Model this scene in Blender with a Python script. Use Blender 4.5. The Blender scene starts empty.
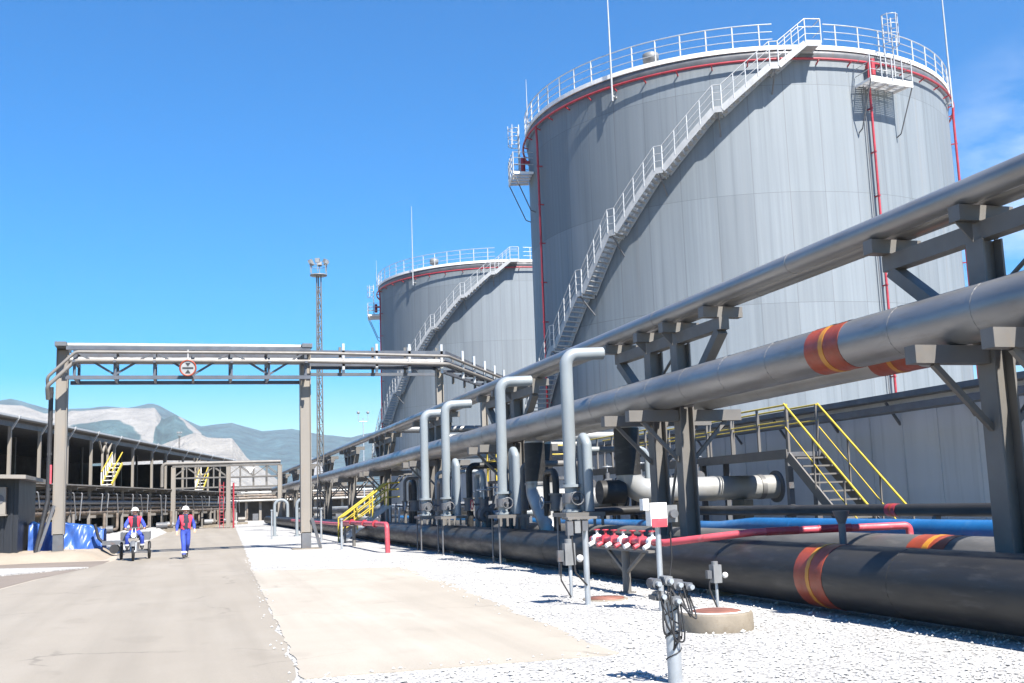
import bpy, bmesh, math, random
from mathutils import Vector, Matrix, noise
random.seed(7)
C = bpy.context.scene.collection
scn = bpy.context.scene
V = Vector
R_ = math.radians

# ------------------------------------------------------------------ materials
def newmat(name):
    m = bpy.data.materials.new(name); m.use_nodes = True
    nt = m.node_tree
    return m, nt, nt.nodes['Principled BSDF']

def nd(nt, typ, **kw):
    n = nt.nodes.new(typ)
    for k, v in kw.items():
        if k in n.inputs: n.inputs[k].default_value = v
        else: setattr(n, k, v)
    return n

def ramp(nt, fac, stops):
    r = nt.nodes.new('ShaderNodeValToRGB'); e = r.color_ramp.elements
    while len(e) < len(stops): e.new(0.5)
    for i, (p, c) in enumerate(stops):
        e[i].position = p
        e[i].color = (c[0], c[1], c[2], 1) if not isinstance(c, (int, float)) else (c, c, c, 1)
    nt.links.new(fac, r.inputs[0]); return r.outputs[0]

def mixc(nt, fac, a, b, mode='MIX'):
    m = nt.nodes.new('ShaderNodeMix'); m.data_type = 'RGBA'; m.blend_type = mode
    for sock, v in ((m.inputs[0], fac), (m.inputs[6], a), (m.inputs[7], b)):
        if isinstance(v, (int, float)): sock.default_value = v
        elif isinstance(v, tuple): sock.default_value = (v[0], v[1], v[2], 1)
        else: nt.links.new(v, sock)
    return m.outputs[2]

def coords(nt, scale=(1, 1, 1), world=False):
    if world:
        g = nt.nodes.new('ShaderNodeNewGeometry'); src = g.outputs['Position']
    else:
        t = nt.nodes.new('ShaderNodeTexCoord'); src = t.outputs['Object']
    mp = nt.nodes.new('ShaderNodeMapping'); mp.inputs['Scale'].default_value = scale
    nt.links.new(src, mp.inputs['Vector']); return mp.outputs[0]

def noisef(nt, vec, scale, detail=4, rough=0.55):
    n = nd(nt, 'ShaderNodeTexNoise', Scale=scale, Detail=detail, Roughness=rough)
    nt.links.new(vec, n.inputs['Vector']); return n.outputs['Fac']

def bump(nt, bsdf, h, strength=0.3, dist=0.02):
    b = nd(nt, 'ShaderNodeBump', Strength=strength, Distance=dist)
    nt.links.new(h, b.inputs['Height']); nt.links.new(b.outputs[0], bsdf.inputs['Normal'])

def pm(name, col, rough=0.5, metal=0.0, var=0.18, scale=2.0, stretch=(1, 1, 1), dirt=None, dirt_amt=0.0, bmp=0.0, spec=0.5):
    m, nt, b = newmat(name)
    v = coords(nt, stretch, world=True)
    f = noisef(nt, v, scale, 6)
    lo = tuple(c * (1 - var) for c in col); hi = tuple(min(1, c * (1 + var)) for c in col)
    c = ramp(nt, f, [(0.3, lo), (0.7, hi)])
    if dirt:
        f2 = noisef(nt, v, scale * 2.7, 8, 0.65)
        c = mixc(nt, ramp(nt, f2, [(0.55, 0.0), (0.72, dirt_amt)]), c, dirt)
    nt.links.new(c, b.inputs['Base Color'])
    rr = ramp(nt, noisef(nt, v, scale * 3, 4), [(0.3, max(0, rough - .1)), (0.7, min(1, rough + .1))])
    nt.links.new(rr, b.inputs['Roughness'])
    b.inputs['Metallic'].default_value = metal
    b.inputs['Specular IOR Level'].default_value = spec
    if bmp: bump(nt, b, noisef(nt, v, scale * 12, 5), bmp, 0.01)
    return m

M = {}
RUST = (0.16, 0.07, 0.035)
M['steel'] = pm('grey_steel_paint', (0.125, 0.118, 0.11), 0.55, var=.15, scale=1.5, dirt=(0.15, .12, .09), dirt_amt=.45)
M['beige'] = pm('beige_steel_paint', (0.21, 0.19, 0.165), 0.6, var=.1, scale=1.2, stretch=(1, 1, .3), dirt=(.26, .19, .13), dirt_amt=.35)
M['dsteel'] = pm('dark_steel_paint', (0.10, 0.105, 0.115), 0.5, var=.25, scale=2, dirt=RUST, dirt_amt=.4)
M['clad'] = pm('pipe_cladding', (0.235, 0.233, 0.232), 0.38, metal=.5, var=.22, scale=.9, stretch=(2, .5, 2), dirt=(.15, .13, .11), dirt_amt=.45, bmp=.06)
M['clad_light'] = pm('pale_pipe_cladding', (0.33, 0.33, 0.32), 0.4, metal=.3, var=.15, scale=1.2, dirt=(.3, .27, .23), dirt_amt=.4)
M['darkpipe'] = pm('dark_pipe_coating', (0.026, 0.025, 0.024), 0.5, spec=.35, var=.25, scale=1.1, stretch=(1.5, .5, 3), dirt=(.10, .095, .09), dirt_amt=.4, bmp=.05)
M['greypipe'] = pm('light_blue_grey_pipe_paint', (0.205, 0.232, 0.25), 0.42, var=.12, scale=2, stretch=(1, 1, .4), dirt=(.24, .24, .24), dirt_amt=.4)
M['white'] = pm('white_paint', (0.72, 0.71, 0.69), 0.5, var=.06, scale=2, dirt=(.45, .42, .38), dirt_amt=.3)
M['rail'] = pm('pale_galvanised_rail', (0.38, 0.39, 0.40), 0.45, metal=.2, var=.1, scale=4)
M['galv'] = pm('galvanised_tube', (0.40, 0.425, 0.45), 0.4, metal=.5, var=.15, scale=4)
M['red'] = pm('red_paint', (0.32, 0.028, 0.042), 0.45, var=.2, scale=3, dirt=(.3, .12, .1), dirt_amt=.4)
M['pinkred'] = pm('sun_bleached_red_paint', (0.42, 0.06, 0.08), 0.5, var=.2, scale=3, dirt=(.45, .25, .25), dirt_amt=.4)
M['band'] = pm('brown_red_band_paint', (0.25, 0.042, 0.017), 0.45, var=.25, scale=3, dirt=(.15, .06, .04), dirt_amt=.5)
M['orange'] = pm('orange_yellow_stripe_paint', (0.45, 0.19, 0.018), 0.45, var=.12, scale=3)
M['yellow'] = pm('yellow_paint', (0.42, 0.32, 0.035), 0.45, var=.1, scale=4, dirt=(.35, .24, .05), dirt_amt=.4)
M['blue'] = pm('blue_pipe_paint', (0.010, 0.105, 0.28), 0.4, var=.15, scale=2, dirt=(.1, .2, .3), dirt_amt=.3)
M['black'] = pm('black_rubber', (0.02, 0.02, 0.022), 0.6, var=.3, scale=6)
M['grey'] = pm('grey_instrument_casing', (0.17, 0.175, 0.18), 0.45, var=.15, scale=6)
M['concrete'] = pm('concrete', (0.19, 0.162, 0.125), 0.85, var=.2, scale=3, dirt=(.14, .11, .075), dirt_amt=.6, bmp=.3)
M['rustlid'] = pm('rust_brown_lid', (0.17, 0.07, 0.05), 0.7, var=.25, scale=5)
M['roofsheet'] = pm('roof_sheet', (0.19, 0.185, 0.18), 0.6, var=.15, scale=.6)
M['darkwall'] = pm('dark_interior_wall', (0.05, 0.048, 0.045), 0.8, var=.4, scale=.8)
M['navy'] = pm('dark_navy_sheet', (0.010, 0.012, 0.017), 0.5, var=.3, scale=2, stretch=(6, 6, .2))
M['coverall'] = pm('blue_coverall_cloth', (0.03, 0.06, 0.34), 0.8, var=.2, scale=8, bmp=.15)
M['vest'] = pm('red_vest_cloth', (0.55, 0.04, 0.07), 0.8, var=.2, scale=8)
M['skin'] = pm('skin', (0.50, 0.28, 0.19), 0.55, var=.08, scale=8)
M['hair'] = pm('dark_hair', (0.02, 0.015, 0.012), 0.7, var=.3, scale=20)
M['darkcloth'] = pm('dark_shirt_cloth', (0.02, 0.02, 0.035), 0.8, var=.3, scale=10)
M['helmet'] = pm('white_helmet_plastic', (0.82, 0.81, 0.78), 0.3, var=.03, scale=4)
M['lens'] = pm('lamp_glass', (0.6, 0.62, 0.64), 0.12, var=.05, scale=8)
M['stairgrey'] = pm('grey_stair_paint', (0.33, 0.335, 0.34), 0.5, metal=.1, var=.12, scale=3, dirt=(.2, .19, .18), dirt_amt=.4)
M['darkpipe_worn'] = pm('worn_dark_pipe_coating', (0.085, 0.083, 0.08), 0.5, var=.3, scale=1.3, stretch=(1.5, .5, 3), dirt=(.17, .155, .14), dirt_amt=.5, bmp=.05)
M['truss'] = pm('dark_blue_grey_steel', (0.075, 0.085, 0.105), 0.5, var=.2, scale=2, dirt=RUST, dirt_amt=.3)
M['beigepipe'] = pm('dull_beige_pipe_paint', (0.165, 0.152, 0.138), 0.5, var=.12, scale=2, dirt=(.15, .12, .1), dirt_amt=.4)
M['rustmix'] = pm('mixed_rusty_pipe_paint', (0.15, 0.12, 0.095), 0.65, var=.5, scale=2.5, dirt=RUST, dirt_amt=.6)

# tank plate: weathered grey paint with vertical run-off streaks
def tank_mat():
    m, nt, b = newmat('tank_plate_paint')
    v = coords(nt, (1.6, 1.6, .05)); v2 = coords(nt, (6, 6, .10)); v3 = coords(nt, (.25, .25, .25))
    f1 = noisef(nt, v, 1.0, 5); f2 = noisef(nt, v2, 1.0, 4); f3 = noisef(nt, v3, 1.0, 4)
    c = ramp(nt, f1, [(.3, (.150, .175, .196)), (.7, (.190, .216, .240))])
    c = mixc(nt, ramp(nt, f2, [(.42, 0.0), (.75, .5)]), c, (.235, .26, .28))
    c = mixc(nt, ramp(nt, f2, [(.25, .45), (.44, 0.0)]), c, (.105, .122, .135))
    c = mixc(nt, ramp(nt, noisef(nt, coords(nt, (3.2, 3.2, .06)), 1.0, 5), [(.60, 0.0), (.75, .35)]), c, (.19, .16, .135))
    c = mixc(nt, ramp(nt, f3, [(.4, 0.0), (.7, .3)]), c, (.152, .174, .192))
    # plate courses: thin weld lines
    t = nt.nodes.new('ShaderNodeTexCoord'); s = nt.nodes.new('ShaderNodeSeparateXYZ'); nt.links.new(t.outputs['Object'], s.inputs[0])
    a = nd(nt, 'ShaderNodeMath', operation='ADD'); nt.links.new(s.outputs[2], a.inputs[0]); a.inputs[1].default_value = .2
    d = nd(nt, 'ShaderNodeMath', operation='MODULO'); nt.links.new(a.outputs[0], d.inputs[0]); d.inputs[1].default_value = 4.88
    line = ramp(nt, d.outputs[0], [(0.0, .7), (.014, .7), (.022, 0.0)])
    c = mixc(nt, line, c, (.07, .078, .085))
    an = nd(nt, 'ShaderNodeMath', operation='ARCTAN2'); nt.links.new(s.outputs[1], an.inputs[0]); nt.links.new(s.outputs[0], an.inputs[1])
    a2 = nd(nt, 'ShaderNodeMath', operation='MULTIPLY_ADD'); nt.links.new(an.outputs[0], a2.inputs[0]); a2.inputs[1].default_value = 7.0; a2.inputs[2].default_value = 40.0
    fl = nd(nt, 'ShaderNodeMath', operation='FLOOR'); nt.links.new(a2.outputs[0], fl.inputs[0])
    fr = nd(nt, 'ShaderNodeMath', operation='FRACT'); nt.links.new(a2.outputs[0], fr.inputs[0])
    c = mixc(nt, ramp(nt, fr.outputs[0], [(0.0, .45), (.018, .45), (.03, 0.0)]), c, (.085, .093, .10))
    zb = nd(nt, 'ShaderNodeMath', operation='DIVIDE'); nt.links.new(a.outputs[0], zb.inputs[0]); zb.inputs[1].default_value = 4.88
    zf = nd(nt, 'ShaderNodeMath', operation='FLOOR'); nt.links.new(zb.outputs[0], zf.inputs[0])
    cv = nt.nodes.new('ShaderNodeCombineXYZ'); nt.links.new(fl.outputs[0], cv.inputs[0]); nt.links.new(zf.outputs[0], cv.inputs[1])
    wn = nt.nodes.new('ShaderNodeTexWhiteNoise'); nt.links.new(cv.outputs[0], wn.inputs['Vector'])
    c = mixc(nt, ramp(nt, wn.outputs['Value'], [(0.0, .22), (.5, 0.0), (1.0, .0)]), c, (.09, .10, .112))
    # upper plates mixed towards a darker grey on the left side
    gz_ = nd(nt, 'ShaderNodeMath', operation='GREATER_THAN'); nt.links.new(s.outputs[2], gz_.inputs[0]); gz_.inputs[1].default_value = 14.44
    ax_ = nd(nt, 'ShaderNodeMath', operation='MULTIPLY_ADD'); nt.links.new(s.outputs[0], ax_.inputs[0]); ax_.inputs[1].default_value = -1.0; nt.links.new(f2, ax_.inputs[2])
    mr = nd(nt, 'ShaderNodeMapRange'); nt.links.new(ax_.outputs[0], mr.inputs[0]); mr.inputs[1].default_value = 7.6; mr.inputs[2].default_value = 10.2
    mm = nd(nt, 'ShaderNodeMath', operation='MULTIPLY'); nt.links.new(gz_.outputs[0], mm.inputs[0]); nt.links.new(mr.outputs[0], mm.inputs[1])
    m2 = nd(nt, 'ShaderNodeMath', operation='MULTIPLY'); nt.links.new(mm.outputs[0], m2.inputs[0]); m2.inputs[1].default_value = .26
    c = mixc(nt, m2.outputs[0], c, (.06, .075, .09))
    nt.links.new(c, b.inputs['Base Color']); b.inputs['Roughness'].default_value = .6; b.inputs['Metallic'].default_value = .1
    bump(nt, b, f1, .08, .05)
    return m
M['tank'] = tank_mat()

def wall_mat():
    m, nt, b = newmat('bund_panel_paint')
    v = coords(nt, (1, .8, .12), world=True); f1 = noisef(nt, v, 1.0, 5)
    c = ramp(nt, f1, [(.3, (.42, .44, .46)), (.7, (.55, .57, .59))])
    f2 = noisef(nt, coords(nt, (5, 5, .3), world=True), 1, 4)
    c = mixc(nt, ramp(nt, f2, [(.55, 0.0), (.75, .4)]), c, (.27, .28, .30))
    nt.links.new(c, b.inputs['Base Color']); b.inputs['Roughness'].default_value = .6
    return m
M['bund'] = wall_mat()

def ground_mat(name, base, base2, speck=None, sscale=30., samt=.5, sc=.4, bmp=.3, stains=None, cracks=False):
    m, nt, b = newmat(name)
    v = coords(nt, world=True)
    f = noisef(nt, v, sc, 8, .6)
    c = ramp(nt, f, [(.3, base), (.7, base2)])
    if stains:
        c = mixc(nt, ramp(nt, noisef(nt, coords(nt, (1, .35, 1), world=True), .55, 6, .6), [(.48, 0.0), (.68, .6)]), c, stains)
    if cracks:
        wv = nd(nt, 'ShaderNodeTexNoise', Scale=1.3, Detail=5); nt.links.new(v, wv.inputs['Vector'])
        ad = nt.nodes.new('ShaderNodeVectorMath'); ad.operation = 'MULTIPLY_ADD'; nt.links.new(wv.outputs['Color'], ad.inputs[0]); ad.inputs[1].default_value = (.9, .9, 0); nt.links.new(v, ad.inputs[2])
        vo = nd(nt, 'ShaderNodeTexVoronoi', Scale=.28, feature='DISTANCE_TO_EDGE'); nt.links.new(ad.outputs[0], vo.inputs['Vector'])
        br = ramp(nt, noisef(nt, v, .5, 4), [(.5, 0.0), (.62, .55)])
        ln = ramp(nt, vo.outputs['Distance'], [(0.0, 1.0), (.004, .9), (.009, 0.0)])
        mm = nd(nt, 'ShaderNodeMath', operation='MULTIPLY'); nt.links.new(br, mm.inputs[0]); nt.links.new(ln, mm.inputs[1])
        c = mixc(nt, mm.outputs[0], c, tuple(x * .4 for x in base))
        c = mixc(nt, ramp(nt, noisef(nt, coords(nt, (1.5, .05, 1), world=True), 1.0, 5), [(.45, 0.0), (.68, .45)]), c, tuple(x * .78 for x in base))
        pt = ramp(nt, noisef(nt, coords(nt, (1, .5, 1), world=True), .9, 3), [(.60, 0.0), (.66, .35)])
        c = mixc(nt, pt, c, tuple(x * .82 for x in base))
    fine = noisef(nt, v, sscale * 2, 3)
    c = mixc(nt, ramp(nt, fine, [(.3, .25), (.6, 0.0)]), c, tuple(x * .55 for x in base))
    if speck:
        vo = nd(nt, 'ShaderNodeTexVoronoi', Scale=sscale); nt.links.new(v, vo.inputs['Vector'])
        c = mixc(nt, ramp(nt, vo.outputs['Distance'], [(.52, 0.0), (.78, samt)]), c, speck)
        cs = nd(nt, 'ShaderNodeSeparateColor'); nt.links.new(vo.outputs['Color'], cs.inputs[0])
        c = mixc(nt, ramp(nt, cs.outputs[0], [(.86, 0.0), (.95, samt)]), c, speck)
        bump(nt, b, vo.outputs['Distance'], bmp, -.03)
    else:
        bump(nt, b, noisef(nt, v, sscale, 6), bmp, .01)
    nt.links.new(c, b.inputs['Base Color']); b.inputs['Roughness'].default_value = .9
    return m
M['ground'] = ground_mat('pale_dusty_ground', (.30, .26, .21), (.37, .325, .27), sc=.25)
M['gravel'] = ground_mat('white_crushed_gravel', (.34, .335, .325), (.47, .465, .45), (.10, .095, .09), 28., .6, .8, .7)
M['road'] = ground_mat('dusty_asphalt', (.215, .19, .155), (.255, .228, .19), None, 40., sc=.22, stains=(.265, .24, .205), cracks=True)
M['sidetrack'] = ground_mat('brown_dusty_asphalt', (.14, .115, .095), (.19, .158, .13), None, 40., sc=.4)
M['slab'] = ground_mat('cream_concrete', (.285, .255, .212), (.335, .302, .255), None, 30., sc=.35, stains=(.38, .35, .302), cracks=True)
M['sand'] = ground_mat('pale_sand', (.24, .20, .155), (.31, .265, .21), None, 20., sc=.6)
M['stone'] = pm('limestone_chip', (.42, .415, .40), .9, var=.5, scale=14)

# ------------------------------------------------------------------ object helpers
def org(o):
    p = V((0, 0, 0))
    while o is not None:
        p = p + o.location; o = o.parent
    return p

def tag(o, label, cat, group=None, kind=None):
    if label: o['label'] = label
    if cat: o['category'] = cat
    if group: o['group'] = group
    if kind: o['kind'] = kind
    return o

def thing(name, label, cat, loc=(0, 0, 0), group=None):
    o = bpy.data.objects.new(name, None); C.objects.link(o); o.location = loc
    o.empty_display_size = .3
    return tag(o, label, cat, group)

def copy_tree(o, parent=None, loc=None, label=None):
    c = o.copy(); C.objects.link(c)
    if parent: c.parent = parent
    if loc is not None: c.location = loc
    if label: c['label'] = label
    for ch in list(o.children): copy_tree(ch, c)
    return c

class MB:
    def __init__(s): s.v = []; s.f = []; s.sm = []
    def add(s, vs, fs, smooth=False):
        n = len(s.v); s.v += [V(p) for p in vs]
        for f in fs: s.f.append([i + n for i in f]); s.sm.append(smooth)
        return s
    def box(s, c, d, m=None):
        x, y, z = d[0] / 2, d[1] / 2, d[2] / 2
        vs = [V((a * x, b * y, e * z)) for e in (-1, 1) for a, b in ((-1, -1), (1, -1), (1, 1), (-1, 1))]
        if m: vs = [m @ p for p in vs]
        c = V(c)
        return s.add([p + c for p in vs], [(3, 2, 1, 0), (4, 5, 6, 7), (0, 1, 5, 4), (1, 2, 6, 5), (2, 3, 7, 6), (3, 0, 4, 7)])
    def b2(s, lo, hi):
        lo, hi = V(lo), V(hi); return s.box((lo + hi) / 2, hi - lo)
    def bar(s, p0, p1, w, h, up=(0, 0, 1)):
        p0, p1 = V(p0), V(p1); d = (p1 - p0); L = d.length; d.normalize(); up = V(up)
        if abs(d.dot(up)) > .98: up = V((0, 1, 0))
        x = d.cross(up).normalized(); z = x.cross(d)
        m = Matrix((x, d, z)).transposed()
        return s.box((p0 + p1) / 2, (w, L, h), m)
    def ibeam(s, p0, p1, w, h, up=(0, 0, 1), t=.02):
        p0, p1 = V(p0), V(p1); d = (p1 - p0).normalized(); up = V(up)
        if abs(d.dot(up)) > .98: up = V((1, 0, 0))
        x = d.cross(up).normalized(); z = x.cross(d)
        for sg in (-1, 1): s.bar(p0 + z * sg * (h / 2 - t / 2), p1 + z * sg * (h / 2 - t / 2), w, t, z)
        return s.bar(p0, p1, t, h - 2 * t - .002, z)
    def ring(s, c, ax, r, n):
        ax = V(ax).normalized(); u = ax.orthogonal().normalized() if abs(ax.z) < .9 else V((1, 0, 0)); u = (u - ax * u.dot(ax)).normalized(); w = ax.cross(u)
        return [V(c) + u * (r * math.cos(2 * math.pi * i / n)) + w * (r * math.sin(2 * math.pi * i / n)) for i in range(n)]
    def tube(s, path, r, n=10, caps=True):
        path = [V(p) for p in path]; rs = r if isinstance(r, (list, tuple)) else [r] * len(path)
        d0 = (path[1] - path[0]).normalized()
        u = V((0, 0, 1)) if abs(d0.z) < .9 else V((1, 0, 0)); u = (u - d0 * u.dot(d0)).normalized()
        rings = []; pd = d0
        for i, p in enumerate(path):
            a = (path[i] - path[i - 1]).normalized() if i else d0
            b = (path[i + 1] - path[i]).normalized() if i < len(path) - 1 else a
            t = (a + b).normalized()
            q = pd.rotation_difference(t); u = (q @ u); u = (u - t * u.dot(t)).normalized(); pd = t
            w = t.cross(u); k = 1 / max(.5, t.dot(a))
            # mitre: scale in the bend plane only
            bend = (b - a); 
            vs = []
            for j in range(n):
                an = 2 * math.pi * j / n; o = u * math.cos(an) + w * math.sin(an)
                if bend.length > 1e-4:
                    bn = bend.normalized(); o = o + bn * (o.dot(bn) * (k - 1))
                vs.append(p + o * rs[i])
            rings.append(vs)
        vs = [p for rg in rings for p in rg]; fs = []
        for i in range(len(rings) - 1):
            for j in range(n):
                fs.append((i * n + j, i * n + (j + 1) % n, (i + 1) * n + (j + 1) % n, (i + 1) * n + j))
        s.add(vs, fs, True)
        if caps:
            s.add(rings[0], [tuple(range(n))[::-1]]); s.add(rings[-1], [tuple(range(n))])
        return s
    def cyl(s, p0, p1, r, n=12, r1=None): return s.tube([p0, p1], [r, r if r1 is None else r1], n)
    def lathe(s, c, prof, n=24, a0=0, a1=360, smooth=True):
        c = V(c); full = abs(a1 - a0) >= 360; k = n if full else n + 1; vs = []
        for r, z in prof:
            for i in range(k):
                a = R_(a0 + (a1 - a0) * i / n); vs.append(c + V((r * math.cos(a), r * math.sin(a), z)))
        fs = []
        for j in range(len(prof) - 1):
            for i in range(n):
                i2 = (i + 1) % k; fs.append((j * k + i, j * k + i2, (j + 1) * k + i2, (j + 1) * k + i))
        return s.add(vs, fs, smooth)
    def ell(s, c, r, n=12, m=8):
        vs = []; fs = []
        for j in range(m + 1):
            th = math.pi * j / m
            for i in range(n):
                a = 2 * math.pi * i / n
                vs.append(V(c) + V((r[0] * math.sin(th) * math.cos(a), r[1] * math.sin(th) * math.sin(a), r[2] * math.cos(th))))
        for j in range(m):
            for i in range(n): fs.append((j * n + i, (j + 1) * n + i, (j + 1) * n + (i + 1) % n, j * n + (i + 1) % n))
        return s.add(vs, fs, True)
    def poly(s, pts, z0, z1):
        n = len(pts); vs = [V((x, y, z0)) for x, y in pts] + [V((x, y, z1)) for x, y in pts]
        fs = [tuple(range(n))[::-1], tuple(range(n, 2 * n))] + [(i, (i + 1) % n, n + (i + 1) % n, n + i) for i in range(n)]
        return s.add(vs, fs)
    def build(s, name, mat, parent=None, label=None):
        me = bpy.data.meshes.new(name); o0 = org(parent) if parent else V((0, 0, 0))
        me.from_pydata([tuple(p - o0) for p in s.v], [], s.f)
        me.polygons.foreach_set('use_smooth', s.sm)
        me.materials.append(M[mat] if isinstance(mat, str) else mat)
        me.update()
        o = bpy.data.objects.new(name, me); C.objects.link(o)
        if parent: o.parent = parent
        if label: o['label'] = label
        return o

def bend(pts, rad, k=6):
    pts = [V(p) for p in pts]; out = [pts[0]]
    for i in range(1, len(pts) - 1):
        a = (pts[i - 1] - pts[i]).normalized(); b = (pts[i + 1] - pts[i]).normalized()
        ang = a.angle(b); t = rad / math.tan(ang / 2)
        p0 = pts[i] + a * t; p1 = pts[i] + b * t
        cc = pts[i] + (a + b).normalized() * (rad / math.sin(ang / 2))
        v0 = p0 - cc; v1 = p1 - cc
        a0 = v0.normalized(); b0 = v1.normalized()
        for j in range(k + 1): out.append(cc + a0.slerp(b0, j / k) * rad)
    out.append(pts[-1]); return out

def pipe(name, label, cat, path, r, mat, n=16, flanges=(), bands=(), seams=(), group=None, seam_mat=None):
    """one pipeline thing: body, seam bands, marking bands (> stripe)"""
    base = V(path[0]); t = thing(name, label, cat, (base.x, base.y, base.z), group)
    MB().tube(path, r, n).build('pipe_body', mat, t)
    for (p, d) in flanges:
        p, d = V(p), V(d).normalized(); MB().cyl(p - d * .03, p + d * .03, r * 1.45, 16).build('flange', mat, t)
    for (p, d, w, bm, sm, sw) in bands:
        p, d = V(p), V(d).normalized()
        bo = MB().tube([p - d * w / 2, p + d * w / 2], r + .006, 24).build('marking_band', bm, t)
        MB().tube([p - d * sw / 2, p + d * sw / 2], r + .011, 24).build('stripe', sm, bo)
    for (p, d) in seams:
        p, d = V(p), V(d).normalized(); MB().tube([p - d * .035, p + d * .035], r + .004, 24).build('joint_band', seam_mat or mat, t)
    return t

# ------------------------------------------------------------------ setting
def sheet(name, pts, z, mat, sub=0):
    b = MB(); b.add([(x, y, z) for x, y in pts], [tuple(range(len(pts)))])
    o = b.build(name, mat); o['kind'] = 'structure'; return o

gb = MB(); gs = 6400
gb.add([(-gs, -250, 0), (gs, -250, 0), (gs, gs, 0), (-gs, gs, 0)], [(0, 1, 2, 3)])
gb.build('ground', 'ground')['kind'] = 'structure'

def wobble(p0, p1, n, amp, seed=0):
    out = []
    for i in range(n + 1):
        t = i / n; x = p0[0] + (p1[0] - p0[0]) * t; y = p0[1] + (p1[1] - p0[1]) * t
        out.append((x + amp * noise.noise(V((y * .9, seed, 0))) + amp * .5 * noise.noise(V((y * 3.1, seed + 5, 0))), y))
    return out
rr_edge = wobble((.15, -6), (.98, 10.6), 14, .05, 1) + wobble((1.02, 10.9), (4.4, 110), 120, .12, 2) + [(6, 160)]
sheet('gravel_yard', wobble((.1, -6), (4.0, 160), 3, 0) + [(40, 160), (40, -6)], .004, 'gravel')
sheet('road', rr_edge + [(1.0, 160), (-1.0, 130), (-1.7, 97), (-3.1, 54), (-2.4, 41.5), (-2.9, 36), (-3.7, 31), (-4.2, 26), (-9, 22), (-30, 20), (-30, -6)], .008, 'road')
sheet('side_track', [(-4.3, 26.2), (-3.8, 31), (-3.0, 35.4), (-2.7, 37.5), (-2.6, 41), (-5.5, 42), (-14, 42), (-30, 42), (-30, 20.2), (-9, 22.2)], .005, 'sidetrack')
# gravel strip at the left of the road
st = [(-2.9, 36.0), (-3.6, 35.2), (-4.9, 33.6), (-8, 32.2), (-16, 31.6), (-16, 37.5), (-8, 38.2), (-5.9, 38.1), (-4.6, 37.2), (-3.5, 36.6)]
b = MB(); b.poly(st, .004, .04); b.build('gravel_strip', 'gravel')['kind'] = 'structure'
# concrete apron
def ragged(p0, p1, n, amp, sd):
    d = V((p1[0] - p0[0], p1[1] - p0[1], 0)); nn = V((-d.y, d.x, 0)).normalized(); out = []
    for i in range(n):
        u = i / n; q = V((p0[0], p0[1], 0)) + d * u; k = amp * noise.noise(V((q.x * 1.7, q.y * 1.7, sd))) + amp * .6 * noise.noise(V((q.x * 6, q.y * 6, sd + 3))); out.append((q.x + nn.x * k, q.y + nn.y * k))
    return out
ap = ragged((1.06, 10.68), (4.22, 10.66), 40, .03, 1) + ragged((4.22, 10.66), (4.75, 18), 70, .16, 2) + ragged((4.75, 18), (5.27, 28), 60, .2, 3) + ragged((5.27, 28), (1.62, 29.8), 40, .3, 4) + ragged((1.62, 29.8), (1.06, 10.68), 160, .05, 5)
b = MB(); b.poly(ap, 0, .014); b.build('concrete_apron', 'slab')['kind'] = 'structure'
# raised sandy verge left of the road
def grid(name, x0, x1, y0, y1, nx, ny, zf, mat):
    b = MB(); vs = []; fs = []
    for j in range(ny + 1):
        for i in range(nx + 1):
            x = x0 + (x1 - x0) * i / nx; y = y0 + (y1 - y0) * j / ny; vs.append((x, y, zf(x, y)))
    for j in range(ny):
        for i in range(nx): k = j * (nx + 1) + i; fs.append((k, k + 1, k + nx + 2, k + nx + 1))
    b.add(vs, fs, True); o = b.build(name, mat); o['kind'] = 'structure'; return o
def sst(a, b, x): t = max(0, min(1, (x - a) / (b - a))); return t * t * (3 - 2 * t)
def verge_z(x, y):
    edge = -3.15 + .012 * (y - 42)
    h = .31 * sst(edge + .35, edge - .35, x) * sst(41.6, 42.7, y)
    h += (.10 * noise.noise(V((x * 1.1, y * 1.1, 3))) + .05 * noise.noise(V((x * 3, y * 3, 9)))) * sst(edge + .3, edge - .5, x) * sst(41.8, 43, y) * sst(50, 46, y)
    return h - .012
grid('sandy_verge', -22, -1.5, 41.2, 62, 130, 110, verge_z, 'sand')
def bank_z(x, y):
    e = -3.6 + .024 * (y - 48); h = .36 * sst(e + 1.0, e + .2, x) * sst(e - 3.2, e - 2.0, x) * sst(46.5, 49, y)
    return h * (1 + .3 * noise.noise(V((x * 2, y * 1.2, 4)))) - .02
grid('gravel_bank', -8.5, 2.2, 46, 140, 60, 160, bank_z, 'gravel')

# loose stones on the gravel
b = MB(); rs = random.Random(3)
def in_apron(x, y): return 10.6 < y < 29.9 and 1.0 < x < 4.3 + (y - 10.66) * .055
for i in range(9000):
    y = 7.5 + 26 * rs.random() ** 2.2; x = rs.uniform(.75, 8.6)
    if in_apron(x, y) or x < .75 + .035 * y * .9: continue
    r = rs.uniform(.009, .026) * (1.6 if rs.random() < .05 else 1)
    a = rs.uniform(0, 6.28); vs = []
    for (dx, dy, dz) in ((1, 0, 0), (-1, 0, 0), (0, 1, 0), (0, -1, 0), (0, 0, 1), (0, 0, -.6)):
        k = r * rs.uniform(.6, 1.25); X, Y = dx * math.cos(a) - dy * math.sin(a), dx * math.sin(a) + dy * math.cos(a)
        vs.append((x + X * k, y + Y * k, .008 + r * .3 + dz * k * .75))
    b.add(vs, [(0, 2, 4), (2, 1, 4), (1, 3, 4), (3, 0, 4), (2, 0, 5), (1, 2, 5), (3, 1, 5), (0, 3, 5)])
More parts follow.
